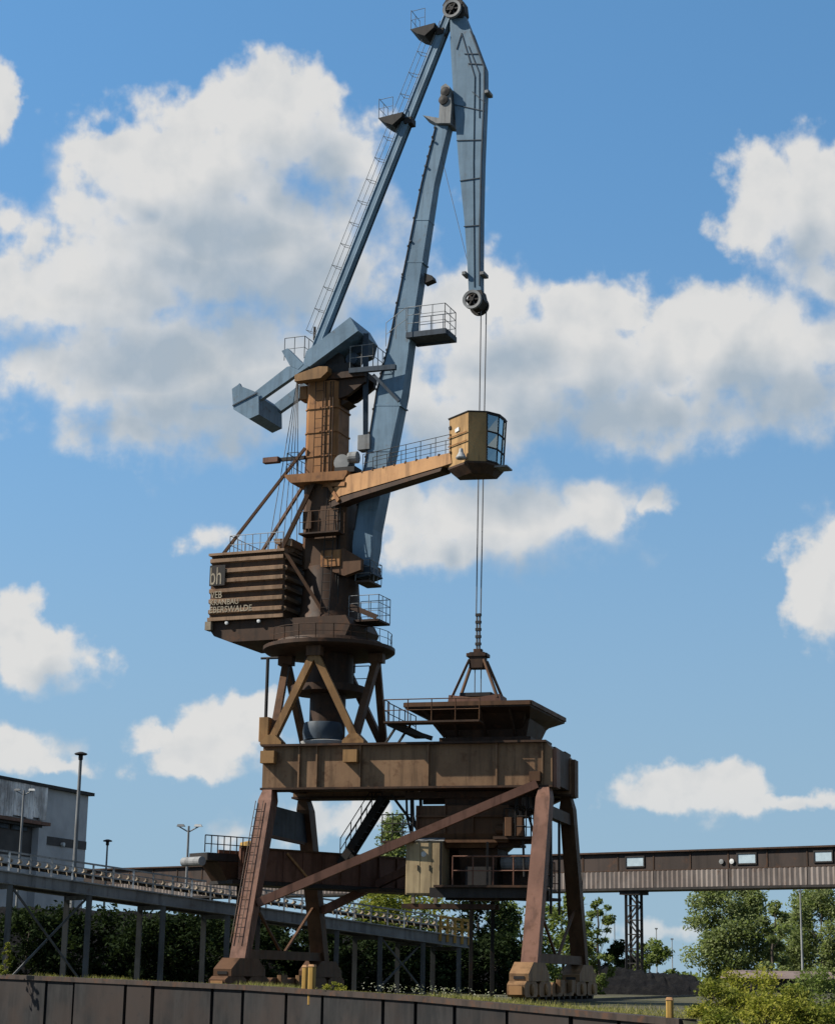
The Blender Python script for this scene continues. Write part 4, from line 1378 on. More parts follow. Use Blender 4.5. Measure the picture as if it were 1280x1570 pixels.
MB().box(GA, 0, LG, -.04, .1, gzm - .06, gzm - .002).build('ledge', M['darkbrown'], gal)
# ribbed sheeting of the lower half, in sheets
nsh = int(LG / 6)
for k in range(nsh):
    x0 = LG * k / nsh + .03
    x1 = LG * (k + 1) / nsh - .03
    m_ = MB()
    nr = 15
    ring_a, ring_b = [], []
    vs = []
    for i in range(nr * 2 + 1):
        x = x0 + (x1 - x0) * i / (nr * 2)
        vs.append((x, 0.0 if i % 2 else -.09))
    v3 = [GA.w(x, t, gz0 + .17) for x, t in vs] + [GA.w(x, t, gzm - .07) for x, t in vs]
    L_ = len(vs)
    m_.add(v3, [(i, i + 1, L_ + i + 1, L_ + i) for i in range(L_ - 1)])
    m_.build('sheet', M['gallery_rib'], gal)
MB().box(GA, 0, LG, .03, 2.6, gz0 + .162, gzm - .062).build('lower_wall', M['gallery'], gal)
seams = [LG * k / (nsh * 2) for k in range(1, nsh * 2)]
for x in seams:
    MB().box(GA, x - .05, x + .05, -.05, -.002, gzm, gz1 - .13).build('post', M['darkbrown'], gal)


def ga_x(px_):
    lo_, hi_ = 0.0, LG
    for _ in range(40):
        mid = (lo_ + hi_) / 2
        p = GA.w(mid, 0, gzm) - CAM
        x = W0 / 2 + FPX * p.dot(RT) / p.dot(FW)
        if x < px_:
            lo_ = mid
        else:
            hi_ = mid
    return lo_


M['pane_sky'] = plain('pale_window_pane', (.42, .52, .58), .12, var=.1)
for pa_, pb_ in ((961, 987), (1132, 1159), (1250, 1276), (822, 845)):
    xa, xb = ga_x(pa_), ga_x(pb_)
    w_ = MB()
    za, zb = gzm + .30, gz1 - .42
    for (u0, u1, v0, v1) in ((xa - .1, xa, za, zb), (xb, xb + .1, za, zb), (xa - .1, xb + .1, za - .1, za), (xa - .1, xb + .1, zb, zb + .1)):
        w_.box(GA, u0, u1, -.09, -.004, v0, v1)
    w_ = w_.build('window', M['steel_dark'], gal)
    MB().box(GA, xa, xb, -.04, -.006, za, zb).build('pane', M['pane_sky'], w_)
for pa_ in (1107, 1123):
    xa = ga_x(pa_)
    MB().lathe(GA.w(xa, -.1, gzm + .45), [(.02, -.05), (.18, -.03), (.18, .05), (.02, .08)], 14, GA.y).build('exhaust', M['white' if pa_ > 1110 else 'grey'], gal)
# lattice towers under it
for px_ in (963, 300):
    xc = ga_x(px_)
    wd = .95
    lg_ = []
    for dx in (-wd / 2, wd / 2):
        for t in (.4, 1.0):
            MB().bar(GA.w(xc + dx, t, 0), GA.w(xc + dx, t, gz0), .2, .2).build('tower_leg', M['steel_dark'], gal)
    nz = 7
    for k in range(nz):
        z0_, z1_ = gz0 * k / nz, gz0 * (k + 1) / nz
        for t in (.4, 1.0):
            s_ = 1 if k % 2 else -1
            MB().bar(GA.w(xc - s_ * wd / 2, t, z0_), GA.w(xc + s_ * wd / 2, t, z1_), .09, .09).build('lattice_bar', M['steel_dark'], gal)
            MB().bar(GA.w(xc - wd / 2, t, z1_ - .05), GA.w(xc + wd / 2, t, z1_ - .05), .08, .08).build('lattice_bar', M['steel_dark'], gal)
    MB().box(GA, xc - .85, xc + .85, .1, 1.4, gz0 - .3, gz0 - .004).build('tower_head', M['steel_dark'], gal)

# ------------------------------------------------------------------ warehouse at the left
M['wh'] = plain('grey_render', (.47, .47, .48), .9, var=.18, scale=.35)
M['wh_dark'] = plain('dark_band', (.075, .068, .065), .8, var=.3, scale=.5)
M['sheet'] = steel('weathered_corrugated_sheet', (1.45, 1.4, 1.35), (.75, .68, .64), rust=(.35, .22, .17), amt=.4, scale=.9, streak=.85)
w1 = at(136, 1216, 150)
zwh = w1.z
w0 = atz(-60, 1179, zwh)
zwh0 = w0.z
w1.z = w0.z = 0
dw = (w1 - w0).normalized()
WF = Frame(w0, math.degrees(math.atan2(-dw.y, dw.x)))
LW = (w1 - w0).length


def wx(px_, t=0.0):
    lo_, hi_ = -60.0, LW + 5
    for _ in range(40):
        mid = (lo_ + hi_) / 2
        p = WF.w(mid, t, 8) - CAM
        x = W0 / 2 + FPX * p.dot(RT) / p.dot(FW)
        if x < px_:
            lo_ = mid
        else:
            hi_ = mid
    return lo_


wh = thing('warehouse', 'tall grey warehouse with corrugated bay at the left edge', 'building', tuple(WF.w(LW / 2, 5, 0)))
xs_ = wx(60)
MB().box(WF, -45, LW, 0, 26, 0, zwh - .25).build('wall', M['wh'], wh)
MB().box(WF, -45.2, LW + .35, -.35, 26.3, zwh - .248, zwh).build('roof', M['steel_dark'], wh)
zz = lambda y, d=145: at(60, y, d).z
MB().box(WF, xs_ + .3, LW + .02, -.05, -.003, zz(1296), zz(1283)).build('dark_band', M['wh_dark'], wh)
xl = wx(91)
MB().lathe(WF.w(xl, -.3, zz(1293)), [(.02, 0), (.16, .02), (.16, .25), (.02, .28)], 12, WF.y).build('wall_lamp', M['white'], wh)
# corrugated bay, standing proud of the wall
zb0, zb1 = zz(1258), zz(1210)
xa = wx(-70)
nsh = 12
for k in range(nsh):
    u0 = xa + (xs_ - xa) * k / nsh + .02
    u1 = xa + (xs_ - xa) * (k + 1) / nsh - .02
    m_ = MB()
    vs = []
    nr = 5
    for i in range(nr * 2 + 1):
        vs.append((u0 + (u1 - u0) * i / (nr * 2), -.12 if i % 2 else -.34))
    zt0 = zb0 - rnd.uniform(0, .25)
    v3 = [WF.w(x, t, zt0) for x, t in vs] + [WF.w(x, t, zb1) for x, t in vs]
    L_ = len(vs)
    m_.add(v3, [(i, i + 1, L_ + i + 1, L_ + i) for i in range(L_ - 1)])
    m_.build('corrugated_sheet', M['sheet'], wh)
MB().box(WF, xa, xs_, -.36, -.003, zb1 + .002, zb1 + .18).build('bay_roof', M['steel_dark'], wh)
MB().box(WF, xa, xs_, -.75, -.02, zb0 - .55, zb0 - .30).build('canopy_beam', M['rust_pink'], wh)
MB().box(WF, xa, xs_ - .8, -.5, -.003, zb0 - .75, zb0 - .56).build('soffit', M['steel_dark'], wh)
MB().box(WF, xs_ - 1.4, xs_ - .2, -.6, -.003, 0, zb0 - .76).build('pier', M['wh'], wh)
MB().box(WF, xa, xs_ - 1.42, -.06, -.003, zz(1318), zb0 - .77).build('recess', M['wh_dark'], wh)
for k in range(9):
    u0 = xs_ - 2.2 - k * 2.6
    f_ = MB().box(WF, u0 - 2.3, u0, -.14, -.064, zz(1281), zz(1264)).build('window', M['steel_dark'], wh)
    MB().box(WF, u0 - 2.15, u0 - .15, -.17, -.142, zz(1280), zz(1265)).build('pane', M['blue_dark'], f_)

# ------------------------------------------------------------------ inclined belt conveyor behind the crane's left legs
k0, k1 = at(-90, 1340, 76), at(717, 1453, 92)
dk_ = (k1 - k0)
Lk = math.hypot(dk_.x, dk_.y)
KF = Frame((k0.x, k0.y, 0), math.degrees(math.atan2(-dk_.y, dk_.x)))
kz = lambda x: k0.z + (k1.z - k0.z) * x / Lk
bc = thing('belt_conveyor', 'grey steel belt conveyor with handrails sloping down behind the left legs', 'conveyor', tuple(KF.w(Lk / 2, 0, 0)))


def kbar(x0, x1, t, dz0, h, w_, name, mat, parent=bc, kind=None):
    a, e = KF.w(x0, t, kz(x0) + dz0 + h / 2), KF.w(x1, t, kz(x1) + dz0 + h / 2)
    return MB().bar(a, e, w_, h).build(name, mat, parent, kind=kind)


for t in (0, 2.0):
    b_ = kbar(0, Lk, t, 0, .42, .14, 'side_beam', M['grey'])
    kbar(0, Lk, t - .03, .421, .05, .26, 'flange', M['grey_light'], b_)
    kbar(0, Lk, t - .03, -.05, .048, .26, 'flange', M['grey'], b_)
kbar(0, Lk, 1.0, .10, .06, 1.8, 'deck', M['steel_dark'])
kbar(0, Lk, 1.0, .78, .05, 1.05, 'belt', M['black'])
kbar(0, Lk, -.02, 1.20, .07, .07, 'handrail', M['grey_light'])
kbar(0, Lk, -.02, 1.00, .04, .04, 'handrail', M['grey_light'])
kbar(0, Lk, -.02, .76, .06, .06, 'handrail', M['grey_light'])
n_ = int(Lk / .95)
for k in range(n_ + 1):
    x = Lk * k / n_
    z = kz(x)
    MB().bar(KF.w(x, -.02, z + .46), KF.w(x, -.02, z + 1.22), .075, .075, up=(0, 1, 0)).build('rail_post', M['grey_light' if k % 3 else 'white'], bc)
idl = MB()
for k in range(int(Lk / .42)):
    x = .2 + k * .42
    z = kz(x) + .92
    idl.tube(KF.w(x, .35, z - .28), KF.w(x, .52, z + .12), .028, 5)
    idl.tube(KF.w(x, .36, z + .04), KF.w(x, .75, z - .12), .07, 7)
idl.build('idler_rollers', M['beige'], bc, kind='stuff')
cvs = [0.0]


def kx(px_):
    lo_, hi_ = -5.0, Lk + 5
    for _ in range(40):
        mid = (lo_ + hi_) / 2
        p = KF.w(mid, 0, 1.0) - CAM
        x = W0 / 2 + FPX * p.dot(RT) / p.dot(FW)
        if x < px_:
            lo_ = mid
        else:
            hi_ = mid
    return lo_


for px_ in (8, 131, 246, 346, 515, 582, 648, 703):
    x = kx(px_)
    for t in (0, 2.0):
        MB().bar(KF.w(x, t, 0), KF.w(x, t, kz(x)), .22, .22).build('support_post', M['post_grey'], bc)
    MB().bar(KF.w(x, -.05, kz(x) - .12), KF.w(x, 2.05, kz(x) - .12), .18, .18).build('cross_head', M['post_grey'], bc)
for pa_, pb_ in ((12, 128), (585, 645)):
    xa, xb = kx(pa_), kx(pb_)
    MB().bar(KF.w(xa, -.02, kz(xa) - .2), KF.w(xb, -.02, .3), .08, .08).build('cross_brace', M['post_grey'], bc)
    MB().bar(KF.w(xa, .12, .3), KF.w(xb, .12, kz(xb) - .2), .08, .08).build('cross_brace', M['post_grey'], bc)
# yellow guard round the tail end
xe = kx(672)
kbar(xe, Lk + .05, -.10, 1.16, .12, .08, 'end_guard', M['yellow'])
kbar(xe, Lk + .05, -.10, .72, .10, .08, 'end_guard', M['yellow'])
for k in range(5):
    x = xe + (Lk - xe) * k / 4
    MB().bar(KF.w(x, -.11, kz(x) + .1), KF.w(x, -.11, kz(x) + 1.28), .14, .10, up=(0, 1, 0)).build('guard_post', M['yellow'], bc)

# ------------------------------------------------------------------ lamp posts and masts
def lamp(px_top, py_top, px_bot, d, kind, label, r=.09, mat=M['grey'], group=None):
    tp = at(px_top, py_top, d)
    o = thing('lamp_post' if kind != 'mast' else 'light_mast', label, 'lamp post' if kind != 'mast' else 'mast', (tp.x, tp.y, 0), group)
    fr = Frame((tp.x, tp.y, 0), 10)
    MB().tube((tp.x, tp.y, 0), (tp.x, tp.y, tp.z), r * 1.25, 10, r * .75).build('pole', mat, o)
    MB().lathe((tp.x, tp.y, 0), [(r * 2.2, 0), (r * 2.2, .25), (r * 1.3, .35)], 12).build('base', mat, o)
    z = tp.z
    if kind == 'disc':
        MB().lathe((tp.x, tp.y, z), [(.08, -.30), (.13, -.26), (.13, -.02), (.30, .0), (.38, .05), (.32, .11), (.10, .18)], 20).build('lamp_head', M['steel_dark'], o, smooth=True)
    elif kind == 'double':
        for s in (-1, 1):
            MB().tube(fr.w(0, 0, z - .3), fr.w(s * .55, 0, z), .035, 6).build('bracket', mat, o)
            MB().loft([[fr.w(s * .45 + a, b_, z - .03) for a, b_ in ((-.16, -.1), (.26, -.08), (.26, .08), (-.16, .1))], [fr.w(s * .45 + a, b_, z + .09) for a, b_ in ((-.12, -.07), (.18, -.05), (.18, .05), (-.12, .07))]]).build('lamp_head', M['white' if s > 0 else 'grey'], o)
    else:
        MB().bbox(fr, -.18, .18, -.1, .1, z - .12, z + .05).build('lamp_head', M['grey'], o)
    return o


lamp(124, 1158, 113, 108, 'disc', 'tall grey lamp post with flat disc head before the warehouse corner', .12)
lamp(165, 1291, 164, 150, 'disc', 'short lamp post with dark disc head beside the gallery', .09)
lamp(289.5, 1267, 287, 96, 'double', 'slim lamp post with two small heads behind the belt conveyor', .07)
lamp(37, 1212, 32, 112, 'double', 'thin lamp post in front of the corrugated warehouse bay', .08)
lamp(1226.5, 1366, 1229, 190, 'mast', 'slender pale lamp mast between the trees at right', .10, M['grey_light'])
lamp(1006, 1424, 1007, 240, 'mast', 'thin far light mast just right of the lattice tower', .07, M['grey_light'])
lamp(1030, 1440, 1030, 250, 'mast', 'thin far light mast next to the large poplar', .07, M['grey_light'])
lamp(942, 1410, 943, 230, 'mast', 'thin far light mast just left of the lattice tower', .06, M['grey'])

# ------------------------------------------------------------------ quay furniture
def bollard(px_, pyt, pyb, d, wpx, label):
    p = at(px_, pyb, d)
    tpz = at(px_, pyt, d).z
    wd = wpx * d / FPX
    fr = Frame((p.x, p.y, 0), 20)
    o = thing('mooring_post', label, 'post', tuple(p), 'yellow posts on the quay edge')
    MB().bbox(fr, -wd / 2, wd / 2, -wd / 2, wd / 2, p.z - .3, tpz - .03, wd * .18).build('shaft', M['yellow'], o)
    MB().loft([[fr.w(x * wd * .56, y * wd * .56, tpz - .028) for x, y in ((-1, -1), (1, -1), (1, 1), (-1, 1))], [fr.w(x * wd * .4, y * wd * .4, tpz + .03) for x, y in ((-1, -1), (1, -1), (1, 1), (-1, 1))]]).build('cap', M['tan'], o)
    return o


bollard(467, 1482, 1522, 54.6, 7.5, 'narrow yellow quay post, left one of the pair')
bollard(477.5, 1481, 1524, 54.2, 9.5, 'wider yellow quay post, right one of the pair')
bollard(1027, 1532, 1562, 41.3, 10, 'yellow quay post alone by the bushes at right')

# low building roof and kerb at the right
M['tile'] = steel('faded_red_roof', (.24, .18, .155), (.19, .14, .12), amt=.3, scale=.4)
s0 = at(1175, 1497, 165)
SFr = Frame((s0.x, s0.y, 0), -8)
sh = thing('low_shed', 'low shed with faded red roof under the trees at right', 'shed', tuple(SFr.w(3, 2, 0)))
zt_ = at(1200, 1491, 165).z
MB().box(SFr, -2, 6.2, 0, 5, 0, zt_ - .55).build('wall', M['wh_dark'], sh)
MB().loft([[SFr.w(-2.5, -.6, zt_ - .55), SFr.w(6.6, -.6, zt_ - .55), SFr.w(6.6, 5.6, zt_ - .55), SFr.w(-2.5, 5.6, zt_ - .55)], [SFr.w(-2.3, 2.2, zt_ + .1), SFr.w(6.4, 2.2, zt_ + .1), SFr.w(6.4, 2.8, zt_ + .1), SFr.w(-2.3, 2.8, zt_ + .1)]]).build('roof', M['tile'], sh)
MB().box(SFr, 1, 2.4, -.05, -.003, 0, 1.0).build('door', M['steel_dark'], sh)

# black mounds behind the conveyor, their colour standing in for shade there
mound_black = bpy.data.materials.new('mound_black')
mound_black.use_nodes = True
q = NT(mound_black.node_tree)
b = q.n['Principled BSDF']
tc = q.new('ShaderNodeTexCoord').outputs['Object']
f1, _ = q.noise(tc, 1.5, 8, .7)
q.l.new(q.mix(q.smooth(f1, .4, .7), (.003, .003, .0035), (.009, .0085, .0085)), b.inputs['Base Color'])  # base colour kept near black to carry the shade
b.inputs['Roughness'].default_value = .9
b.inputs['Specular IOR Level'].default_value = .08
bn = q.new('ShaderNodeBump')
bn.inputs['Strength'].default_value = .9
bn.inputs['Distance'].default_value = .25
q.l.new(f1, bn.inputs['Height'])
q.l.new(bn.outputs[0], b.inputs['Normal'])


def heap(pa_, pb_, d0, d1, tops_, label, depth=14, seed=1):
    r_ = random.Random(seed)
    nx, ny = 44, 12
    m_ = MB()
    vs = []
    for i in range(nx + 1):
        u = i / nx
        px_ = pa_ + (pb_ - pa_) * u
        d = d0 + (d1 - d0) * u
        j = u * (len(tops_) - 1)
        a_ = int(min(j, len(tops_) - 2))
        ty = tops_[a_] + (tops_[a_ + 1] - tops_[a_]) * (j - a_)
        h = max(.1, at(px_, ty, d + 5).z)
        base = at(px_, 1500, d)
        e_ = min(1, u / .08, (1 - u) / .08)
        for k in range(ny + 1):
            v = k / ny
            hh = h * min(1, v / .4) ** .85 * min(1, (1 - v) / .3) * (e_ ** .7) + r_.uniform(-.12, .12) * (0 < k < ny)
            vs.append(Vector((base.x + r_.uniform(-.1, .1), base.y + depth * v, max(hh, -.1) if 0 < k < ny else -.1)))
    m_.add(vs, [(i * (ny + 1) + k, (i + 1) * (ny + 1) + k, (i + 1) * (ny + 1) + k + 1, i * (ny + 1) + k + 1) for i in range(nx) for k in range(ny)])
    o = m_.build('dark_mound', mound_black, smooth=True)
    return tag(o, label, 'dark mound')


heap(-260, 470, 92, 98, (1395, 1388, 1392, 1398, 1408, 1425), 'long black mound standing in for shade behind the sloping belt conveyor', seed=2)
heap(440, 800, 104, 104, (1440, 1428, 1432, 1440, 1452, 1462), 'black mound standing in for shade between the crane legs', seed=3)
heap(860, 1100, 118, 112, (1478, 1480, 1486, 1492, 1496, 1500), 'low black mound behind the right crane legs', 9, seed=4)

# ------------------------------------------------------------------ trees and plants
def leaves(centers, sizes, seed, flat=.3, up=.35):
    """leaf-sized quads; returns numpy verts, faces and per-leaf value"""
    r_ = np.random.default_rng(seed)
    n_ = len(centers)
    nrm = r_.normal(size=(n_, 3))
    nrm[:, 2] = np.abs(nrm[:, 2]) + up
    nrm /= np.linalg.norm(nrm, axis=1)[:, None]
    a = np.cross(nrm, r_.normal(size=(n_, 3)))
    a /= np.linalg.norm(a, axis=1)[:, None]
    b_ = np.cross(nrm, a)
    s = sizes[:, None]
    v = np.stack([centers - a * s, centers - b_ * s * .5 + nrm * s * flat * .2, centers + a * s, centers + b_ * s * .5 + nrm * s * flat * .2], 1)
    return v.reshape(-1, 3)


def leaf_object(name, cen, size, mat, parent, seed, kind=None, bias=None):
    cen = np.asarray(cen, float)
    r_ = np.random.default_rng(seed + 5)
    sz = size * r_.uniform(.6, 1.35, len(cen))
    v = leaves(cen, sz, seed)
    o = np.array(root(parent).location) if parent else np.zeros(3)
    v = v - o
    n_ = len(cen)
    me = bpy.data.meshes.new(name)
    me.vertices.add(n_ * 4)
    me.vertices.foreach_set('co', v.astype(np.float32).ravel())
    me.loops.add(n_ * 4)
    me.loops.foreach_set('vertex_index', np.arange(n_ * 4, dtype=np.int32))
    me.polygons.add(n_)
    me.polygons.foreach_set('loop_start', np.arange(0, n_ * 4, 4, dtype=np.int32))
    me.update(calc_edges=True)
    val = r_.uniform(0, 1, n_) if bias is None else np.clip(bias + r_.normal(0, .22, n_), 0, 1)
    at_ = me.attributes.new('leaf', 'FLOAT', 'FACE')
    at_.data.foreach_set('value', val.astype(np.float32))
    me.materials.append(mat)
    ob = bpy.data.objects.new(name, me)
    col.objects.link(ob)
    if parent:
        ob.parent = parent
    if kind:
        ob['kind'] = kind
    return ob


M['bark'] = plain('bark', (.075, .06, .048), .95, var=.35, scale=3)
LEAF = {
    'poplar': leafmat('poplar_leaf', (.095, .122, .048), (.20, .225, .105), .45),
    'tree': leafmat('tree_leaf', (.075, .105, .032), (.16, .185, .062), .4),
    'dark': leafmat('dark_leaf', (.010, .016, .008), (.024, .034, .014), .2),  # shade under the conveyor is put into this leaf colour
    'bush': leafmat('bush_leaf', (.085, .105, .022), (.19, .185, .040)),
    'yellow': leafmat('yellow_green_leaf', (.12, .135, .022), (.24, .22, .045)),
    'grass': leafmat('dry_grass_blade', (.11, .115, .032), (.26, .23, .095)),
}


def tree(name, label, base, height, width, mat, seed, leaf=.16, n_=6000, shape='round', lean=(0, 0), cat='tree', trunk=.02, crown0=.22, clumps=34, group=None, spread=.33):
    r_ = np.random.default_rng(seed)
    o = thing(name, label, cat, tuple(base), group)
    base = Vector(base)
    tm = MB()
    tip = base + Vector((lean[0], lean[1], height * .86))
    tr = height * trunk
    pts_ = [base.lerp(tip, k / 6) + Vector((r_.normal(0, .012), r_.normal(0, .012), 0)) * height * (0 < k) for k in range(7)]
    for k in range(6):
        tm.tube(pts_[k], pts_[k + 1], tr * (1 - .85 * k / 6) + .01, 8, tr * (1 - .85 * (k + 1) / 6) + .01, cap=False)
    cs, rs = [], []
    for k in range(clumps):
        u = (k + r_.uniform(0, 1)) / clumps
        z = crown0 + (1 - crown0) * u
        if shape == 'round':
            prof = math.sqrt(max(.05, 1 - ((z - (crown0 + (1 - crown0) * .5)) / ((1 - crown0) * .56)) ** 2))
        elif shape == 'cone':
            prof = 1.05 - (z - crown0) / (1 - crown0) * .95
        else:
            prof = max(.12, 1 - ((z - (crown0 + .28)) / .62) ** 2) if z > crown0 + .28 else .75 + .25 * (z - crown0) / .28
        an = r_.uniform(0, 2 * math.pi)
        rad = width / 2 * prof * math.sqrt(r_.uniform(.12, 1))
        c_ = np.array([base.x + lean[0] * z + math.cos(an) * rad, base.y + lean[1] * z + math.sin(an) * rad, base.z + height * z * .97])
        rr = width * r_.uniform(.09, .20) * (.65 if shape == 'cone' else 1)
        cs.append(c_)
        rs.append(rr)
        if k % 2 == 0:
            s_ = base.lerp(tip, max(.08, min(.92, z - .12 - r_.uniform(0, .1))))
            tm.tube(s_, Vector(c_), tr * .32 * (1.15 - z), 6, .012, cap=False)
    tm.build('trunk', M['bark'], o)
    w_ = np.array(rs) ** 2
    idx = r_.choice(len(cs), n_, p=w_ / w_.sum())
    d = r_.normal(size=(n_, 3))
    d /= np.linalg.norm(d, axis=1)[:, None]
    rad = np.array(rs)[idx] * r_.uniform(.05, 1.0, n_) ** .45 * r_.uniform(.8, 1.25, n_)
    d[:, 2] *= .78
    cen = np.array(cs)[idx] + d * rad[:, None]
    cl_bias = r_.uniform(.25, .75, len(cs))[idx]
    cen[:, 2] = np.maximum(cen[:, 2], base.z + .03)
    leaf_object('crown', cen, leaf, mat, o, seed, bias=cl_bias)
    return o


def gpt(px_, d, z=0.0):
    p = at(px_, 1500, d)
    return Vector((p.x, p.y, z))


def hgt(px_, py_, d):
    return at(px_, py_, d).z


tree('poplar_tree', 'large pale green poplar behind the gallery at right', gpt(1122, 205), hgt(1120, 1352, 205), 9.2, LEAF['poplar'], 11, .19, 24000, 'round', (-.2, 0), clumps=70, crown0=.05)
tree('poplar_tree', 'small loose crowned tree against the large poplar', gpt(1176, 200), hgt(1190, 1380, 200), 4.0, LEAF['poplar'], 12, .24, 2200, 'round', (1.2, 0), clumps=16, crown0=.2)
tree('broadleaf_tree', 'green tree at the right edge behind the lamp mast', gpt(1262, 215), hgt(1262, 1362, 215), 9.5, LEAF['poplar'], 13, .19, 20000, 'round', clumps=50, crown0=.04)
tree('broadleaf_tree', 'low round tree left of the pale lamp mast', gpt(1213, 225), hgt(1213, 1400, 225), 6.0, LEAF['poplar'], 14, .26, 3200, 'round', clumps=26, crown0=.05)
tree('spruce_tree', 'light green spruce rising behind the portal', gpt(600, 118), hgt(598, 1246, 118), 6.4, LEAF['poplar'], 15, .12, 11000, 'cone', clumps=130, crown0=.04)
tree('broadleaf_tree', 'bright green bushy tree behind the switch cabinet', gpt(625, 112), hgt(640, 1372, 112), 7.0, LEAF['bush'], 16, .14, 7000, 'round', clumps=60, crown0=.0)
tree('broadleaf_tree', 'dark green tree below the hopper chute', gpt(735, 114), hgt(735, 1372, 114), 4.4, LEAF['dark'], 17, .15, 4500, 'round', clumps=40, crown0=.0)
tree('broadleaf_tree', 'sunlit green tree left of the right front leg', gpt(797, 120), hgt(797, 1385, 120), 4.2, LEAF['tree'], 18, .15, 4500, 'round', clumps=40, crown0=.0)
tree('broadleaf_tree', 'green tree seen between the right crane legs', gpt(862, 125), hgt(862, 1375, 125), 3.6, LEAF['tree'], 19, .15, 4000, 'round', clumps=40, crown0=.0)
tree('broadleaf_tree', 'slim green tree just right of the crane', gpt(918, 112), hgt(913, 1375, 112), 2.1, LEAF['tree'], 20, .11, 3200, 'round', clumps=36, crown0=.0)
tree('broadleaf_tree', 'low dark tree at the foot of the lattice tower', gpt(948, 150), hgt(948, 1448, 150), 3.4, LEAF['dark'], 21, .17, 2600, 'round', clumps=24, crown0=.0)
tree('broadleaf_tree', 'rounded mid green tree right of the lattice tower', gpt(995, 200), hgt(995, 1446, 200), 5.2, LEAF['tree'], 22, .22, 3200, 'round', clumps=26, crown0=.0)
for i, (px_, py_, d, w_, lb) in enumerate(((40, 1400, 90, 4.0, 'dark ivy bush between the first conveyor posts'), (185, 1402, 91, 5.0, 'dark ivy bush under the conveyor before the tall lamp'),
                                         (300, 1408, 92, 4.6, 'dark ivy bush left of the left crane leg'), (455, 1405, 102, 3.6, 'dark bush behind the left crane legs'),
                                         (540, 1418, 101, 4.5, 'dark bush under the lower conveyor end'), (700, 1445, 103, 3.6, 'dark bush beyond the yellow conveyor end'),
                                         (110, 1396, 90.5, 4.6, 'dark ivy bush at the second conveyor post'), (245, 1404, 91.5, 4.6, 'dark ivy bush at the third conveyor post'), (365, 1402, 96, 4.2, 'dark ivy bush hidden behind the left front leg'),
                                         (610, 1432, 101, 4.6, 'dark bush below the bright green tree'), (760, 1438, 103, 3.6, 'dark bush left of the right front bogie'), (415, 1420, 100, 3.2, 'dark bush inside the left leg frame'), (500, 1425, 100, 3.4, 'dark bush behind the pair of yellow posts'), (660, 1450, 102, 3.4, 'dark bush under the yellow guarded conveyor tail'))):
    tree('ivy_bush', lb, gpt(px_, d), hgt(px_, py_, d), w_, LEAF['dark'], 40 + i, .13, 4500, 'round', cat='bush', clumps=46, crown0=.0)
# bushes on the bank at the right
for i, (px_, py_, d, w_, m_, lb) in enumerate(((1100, 1506, 45, 1.15, 'bush', 'yellowish green bush at the left end of the bank'),
                                             (1150, 1490, 48, 1.5, 'yellow', 'bright yellow green bush in the middle of the bank'),
                                             (1200, 1515, 44, 1.3, 'bush', 'low leafy bush below the red shed roof'),
                                             (1255, 1488, 47, 1.3, 'tree', 'green bush at the right edge of the bank'),
                                             (1172, 1535, 42, 1.4, 'yellow', 'low yellow green bush in the lower right corner'),
                                             (1085, 1545, 41.5, .7, 'yellow', 'small bush beside the single yellow post'),
                                             (1250, 1540, 42, 1.3, 'bush', 'low green bush at the bottom right edge'),
                                             (1118, 1555, 40, 1.0, 'bush', 'lowest bush at the foot of the bank'))):
    bz = -1.0
    p = at(px_, 1500, d)
    tree('bank_bush', lb, (p.x, p.y, bz), hgt(px_, py_, d) - bz, w_ * 1.35, LEAF[m_], 60 + i, .045, 6500, 'round', cat='bush', clumps=60, crown0=.0, trunk=.012)
p = at(510, 1524, 53.4)
tree('weed_bush', 'small bright green weed bush beside the yellow posts', (p.x, p.y, p.z - .05), .34, .62, LEAF['yellow'], 81, .03, 900, 'round', cat='bush', clumps=16, crown0=.0)
p = at(8, 1494, 64.5)
tree('weed_bush', 'tall yellowish weeds on the quay at the left edge', (p.x, p.y, p.z - .05), 1.05, .75, LEAF['bush'], 82, .04, 1500, 'cone', cat='bush', clumps=22, crown0=.0)

# far wood along the horizon
r_ = np.random.default_rng(31)
nf = 9000
azf = r_.uniform(-.75, .75, nf)
df = r_.uniform(380, 430, nf)
hf = (2.2 + 1.3 * np.sin(azf * 41) + .9 * np.sin(azf * 97 + 1)).clip(.9) * r_.uniform(0, 1, nf) ** .7
fw_ = leaf_object('distant_wood', np.stack([df * np.sin(azf), df * np.cos(azf), hf], 1), .75, LEAF['tree'], None, 32, kind='stuff')
tag(fw_, 'low dark line of distant trees on the horizon', 'wood')

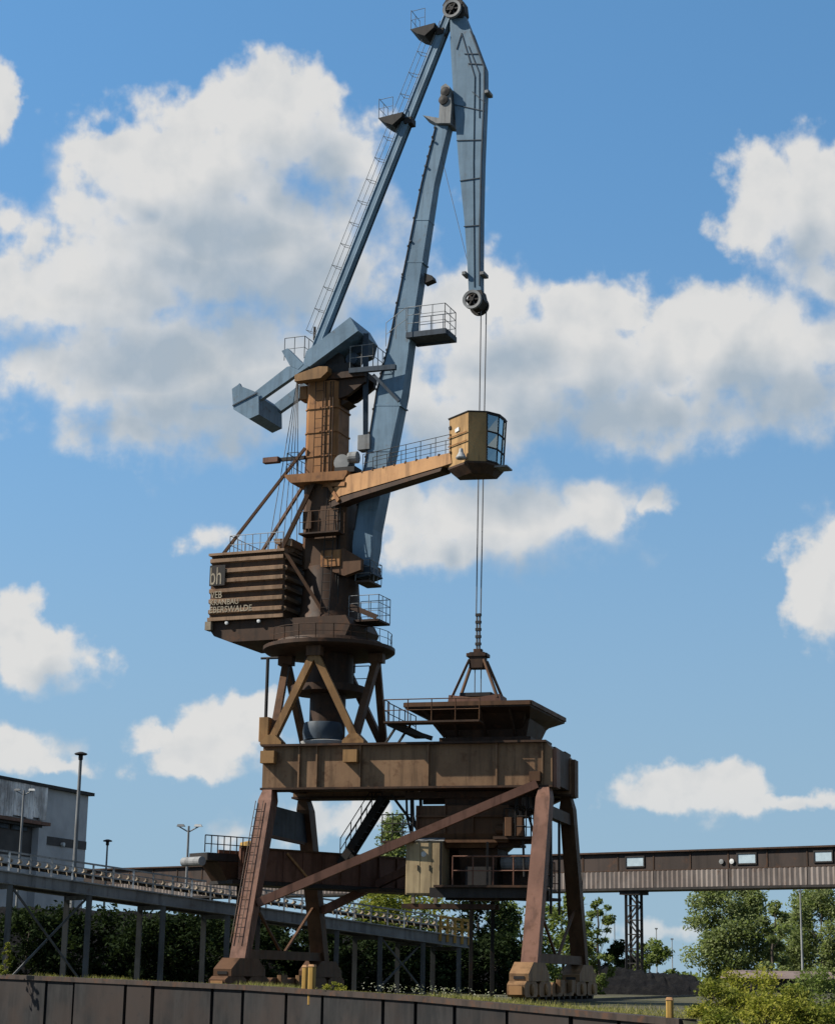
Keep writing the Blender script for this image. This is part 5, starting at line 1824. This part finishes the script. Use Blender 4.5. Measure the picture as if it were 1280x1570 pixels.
# grass and weeds along the quay edge
r_ = np.random.default_rng(5)
cen = []
bl = MB()
gv, gf, gl_ = [], [], []
for k in range(13000):
    s = r_.uniform(0, 1)
    i = int(r_.choice(len(EDGE) - 1, p=np.array([.03, .2, .17, .2, .25, .15])))
    p = EDGE[i].lerp(EDGE[i + 1], s)
    kb_ = abs(r_.normal(0, 1.0)) * (1.2 if i > 2 or k % 2 else 7.0) + .18
    h = r_.uniform(.025, .085) * (1 + 1.3 * (math.sin(p.x * 1.7) * math.sin(p.x * .63 + 1) > .25))
    c_ = p + back * kb_
    z = yard(p, kb_)
    dx, dy = r_.normal(0, .35) * h, r_.normal(0, .35) * h
    a = r_.uniform(0, math.pi)
    wv = Vector((math.cos(a), math.sin(a), 0)) * .012
    n0 = len(gv)
    gv += [Vector((c_.x, c_.y, z)) - wv, Vector((c_.x, c_.y, z)) + wv, Vector((c_.x + dx, c_.y + dy, z + h))]
    gf.append((n0, n0 + 1, n0 + 2))
    gl_.append(r_.uniform(0, 1))
me = bpy.data.meshes.new('quay_grass')
me.from_pydata([tuple(v) for v in gv], [], gf)
at_ = me.attributes.new('leaf', 'FLOAT', 'FACE')
at_.data.foreach_set('value', np.array(gl_, np.float32))
me.materials.append(LEAF['grass'])
go_ = bpy.data.objects.new('quay_grass', me)
col.objects.link(go_)
go_['kind'] = 'stuff'
tag(go_, 'dry yellow green grass along the top of the quay', 'grass')
# pale flowering weeds
cen = []
for k in range(230):
    px_ = r_.uniform(560, 775) if k % 3 else r_.normal(640, 40)
    d = 51.0 - (px_ - 640) * .022 + abs(r_.normal(0, .8)) + .4
    p = at(px_, 1520, d)
    e_ = min(EDGE, key=lambda v: (v.x - p.x) ** 2)
    z = .34 - (px_ - 640) * .0007 + r_.uniform(.04, .28)
    cen.append((p.x, p.y, z))
wf_ = leafmat('pale_flower', (.30, .31, .22), (.45, .44, .36))
fo = leaf_object('flowering_weeds', cen, .026, wf_, None, 91, kind='stuff')
tag(fo, 'pale flowering weeds on the quay between the crane legs', 'weeds')
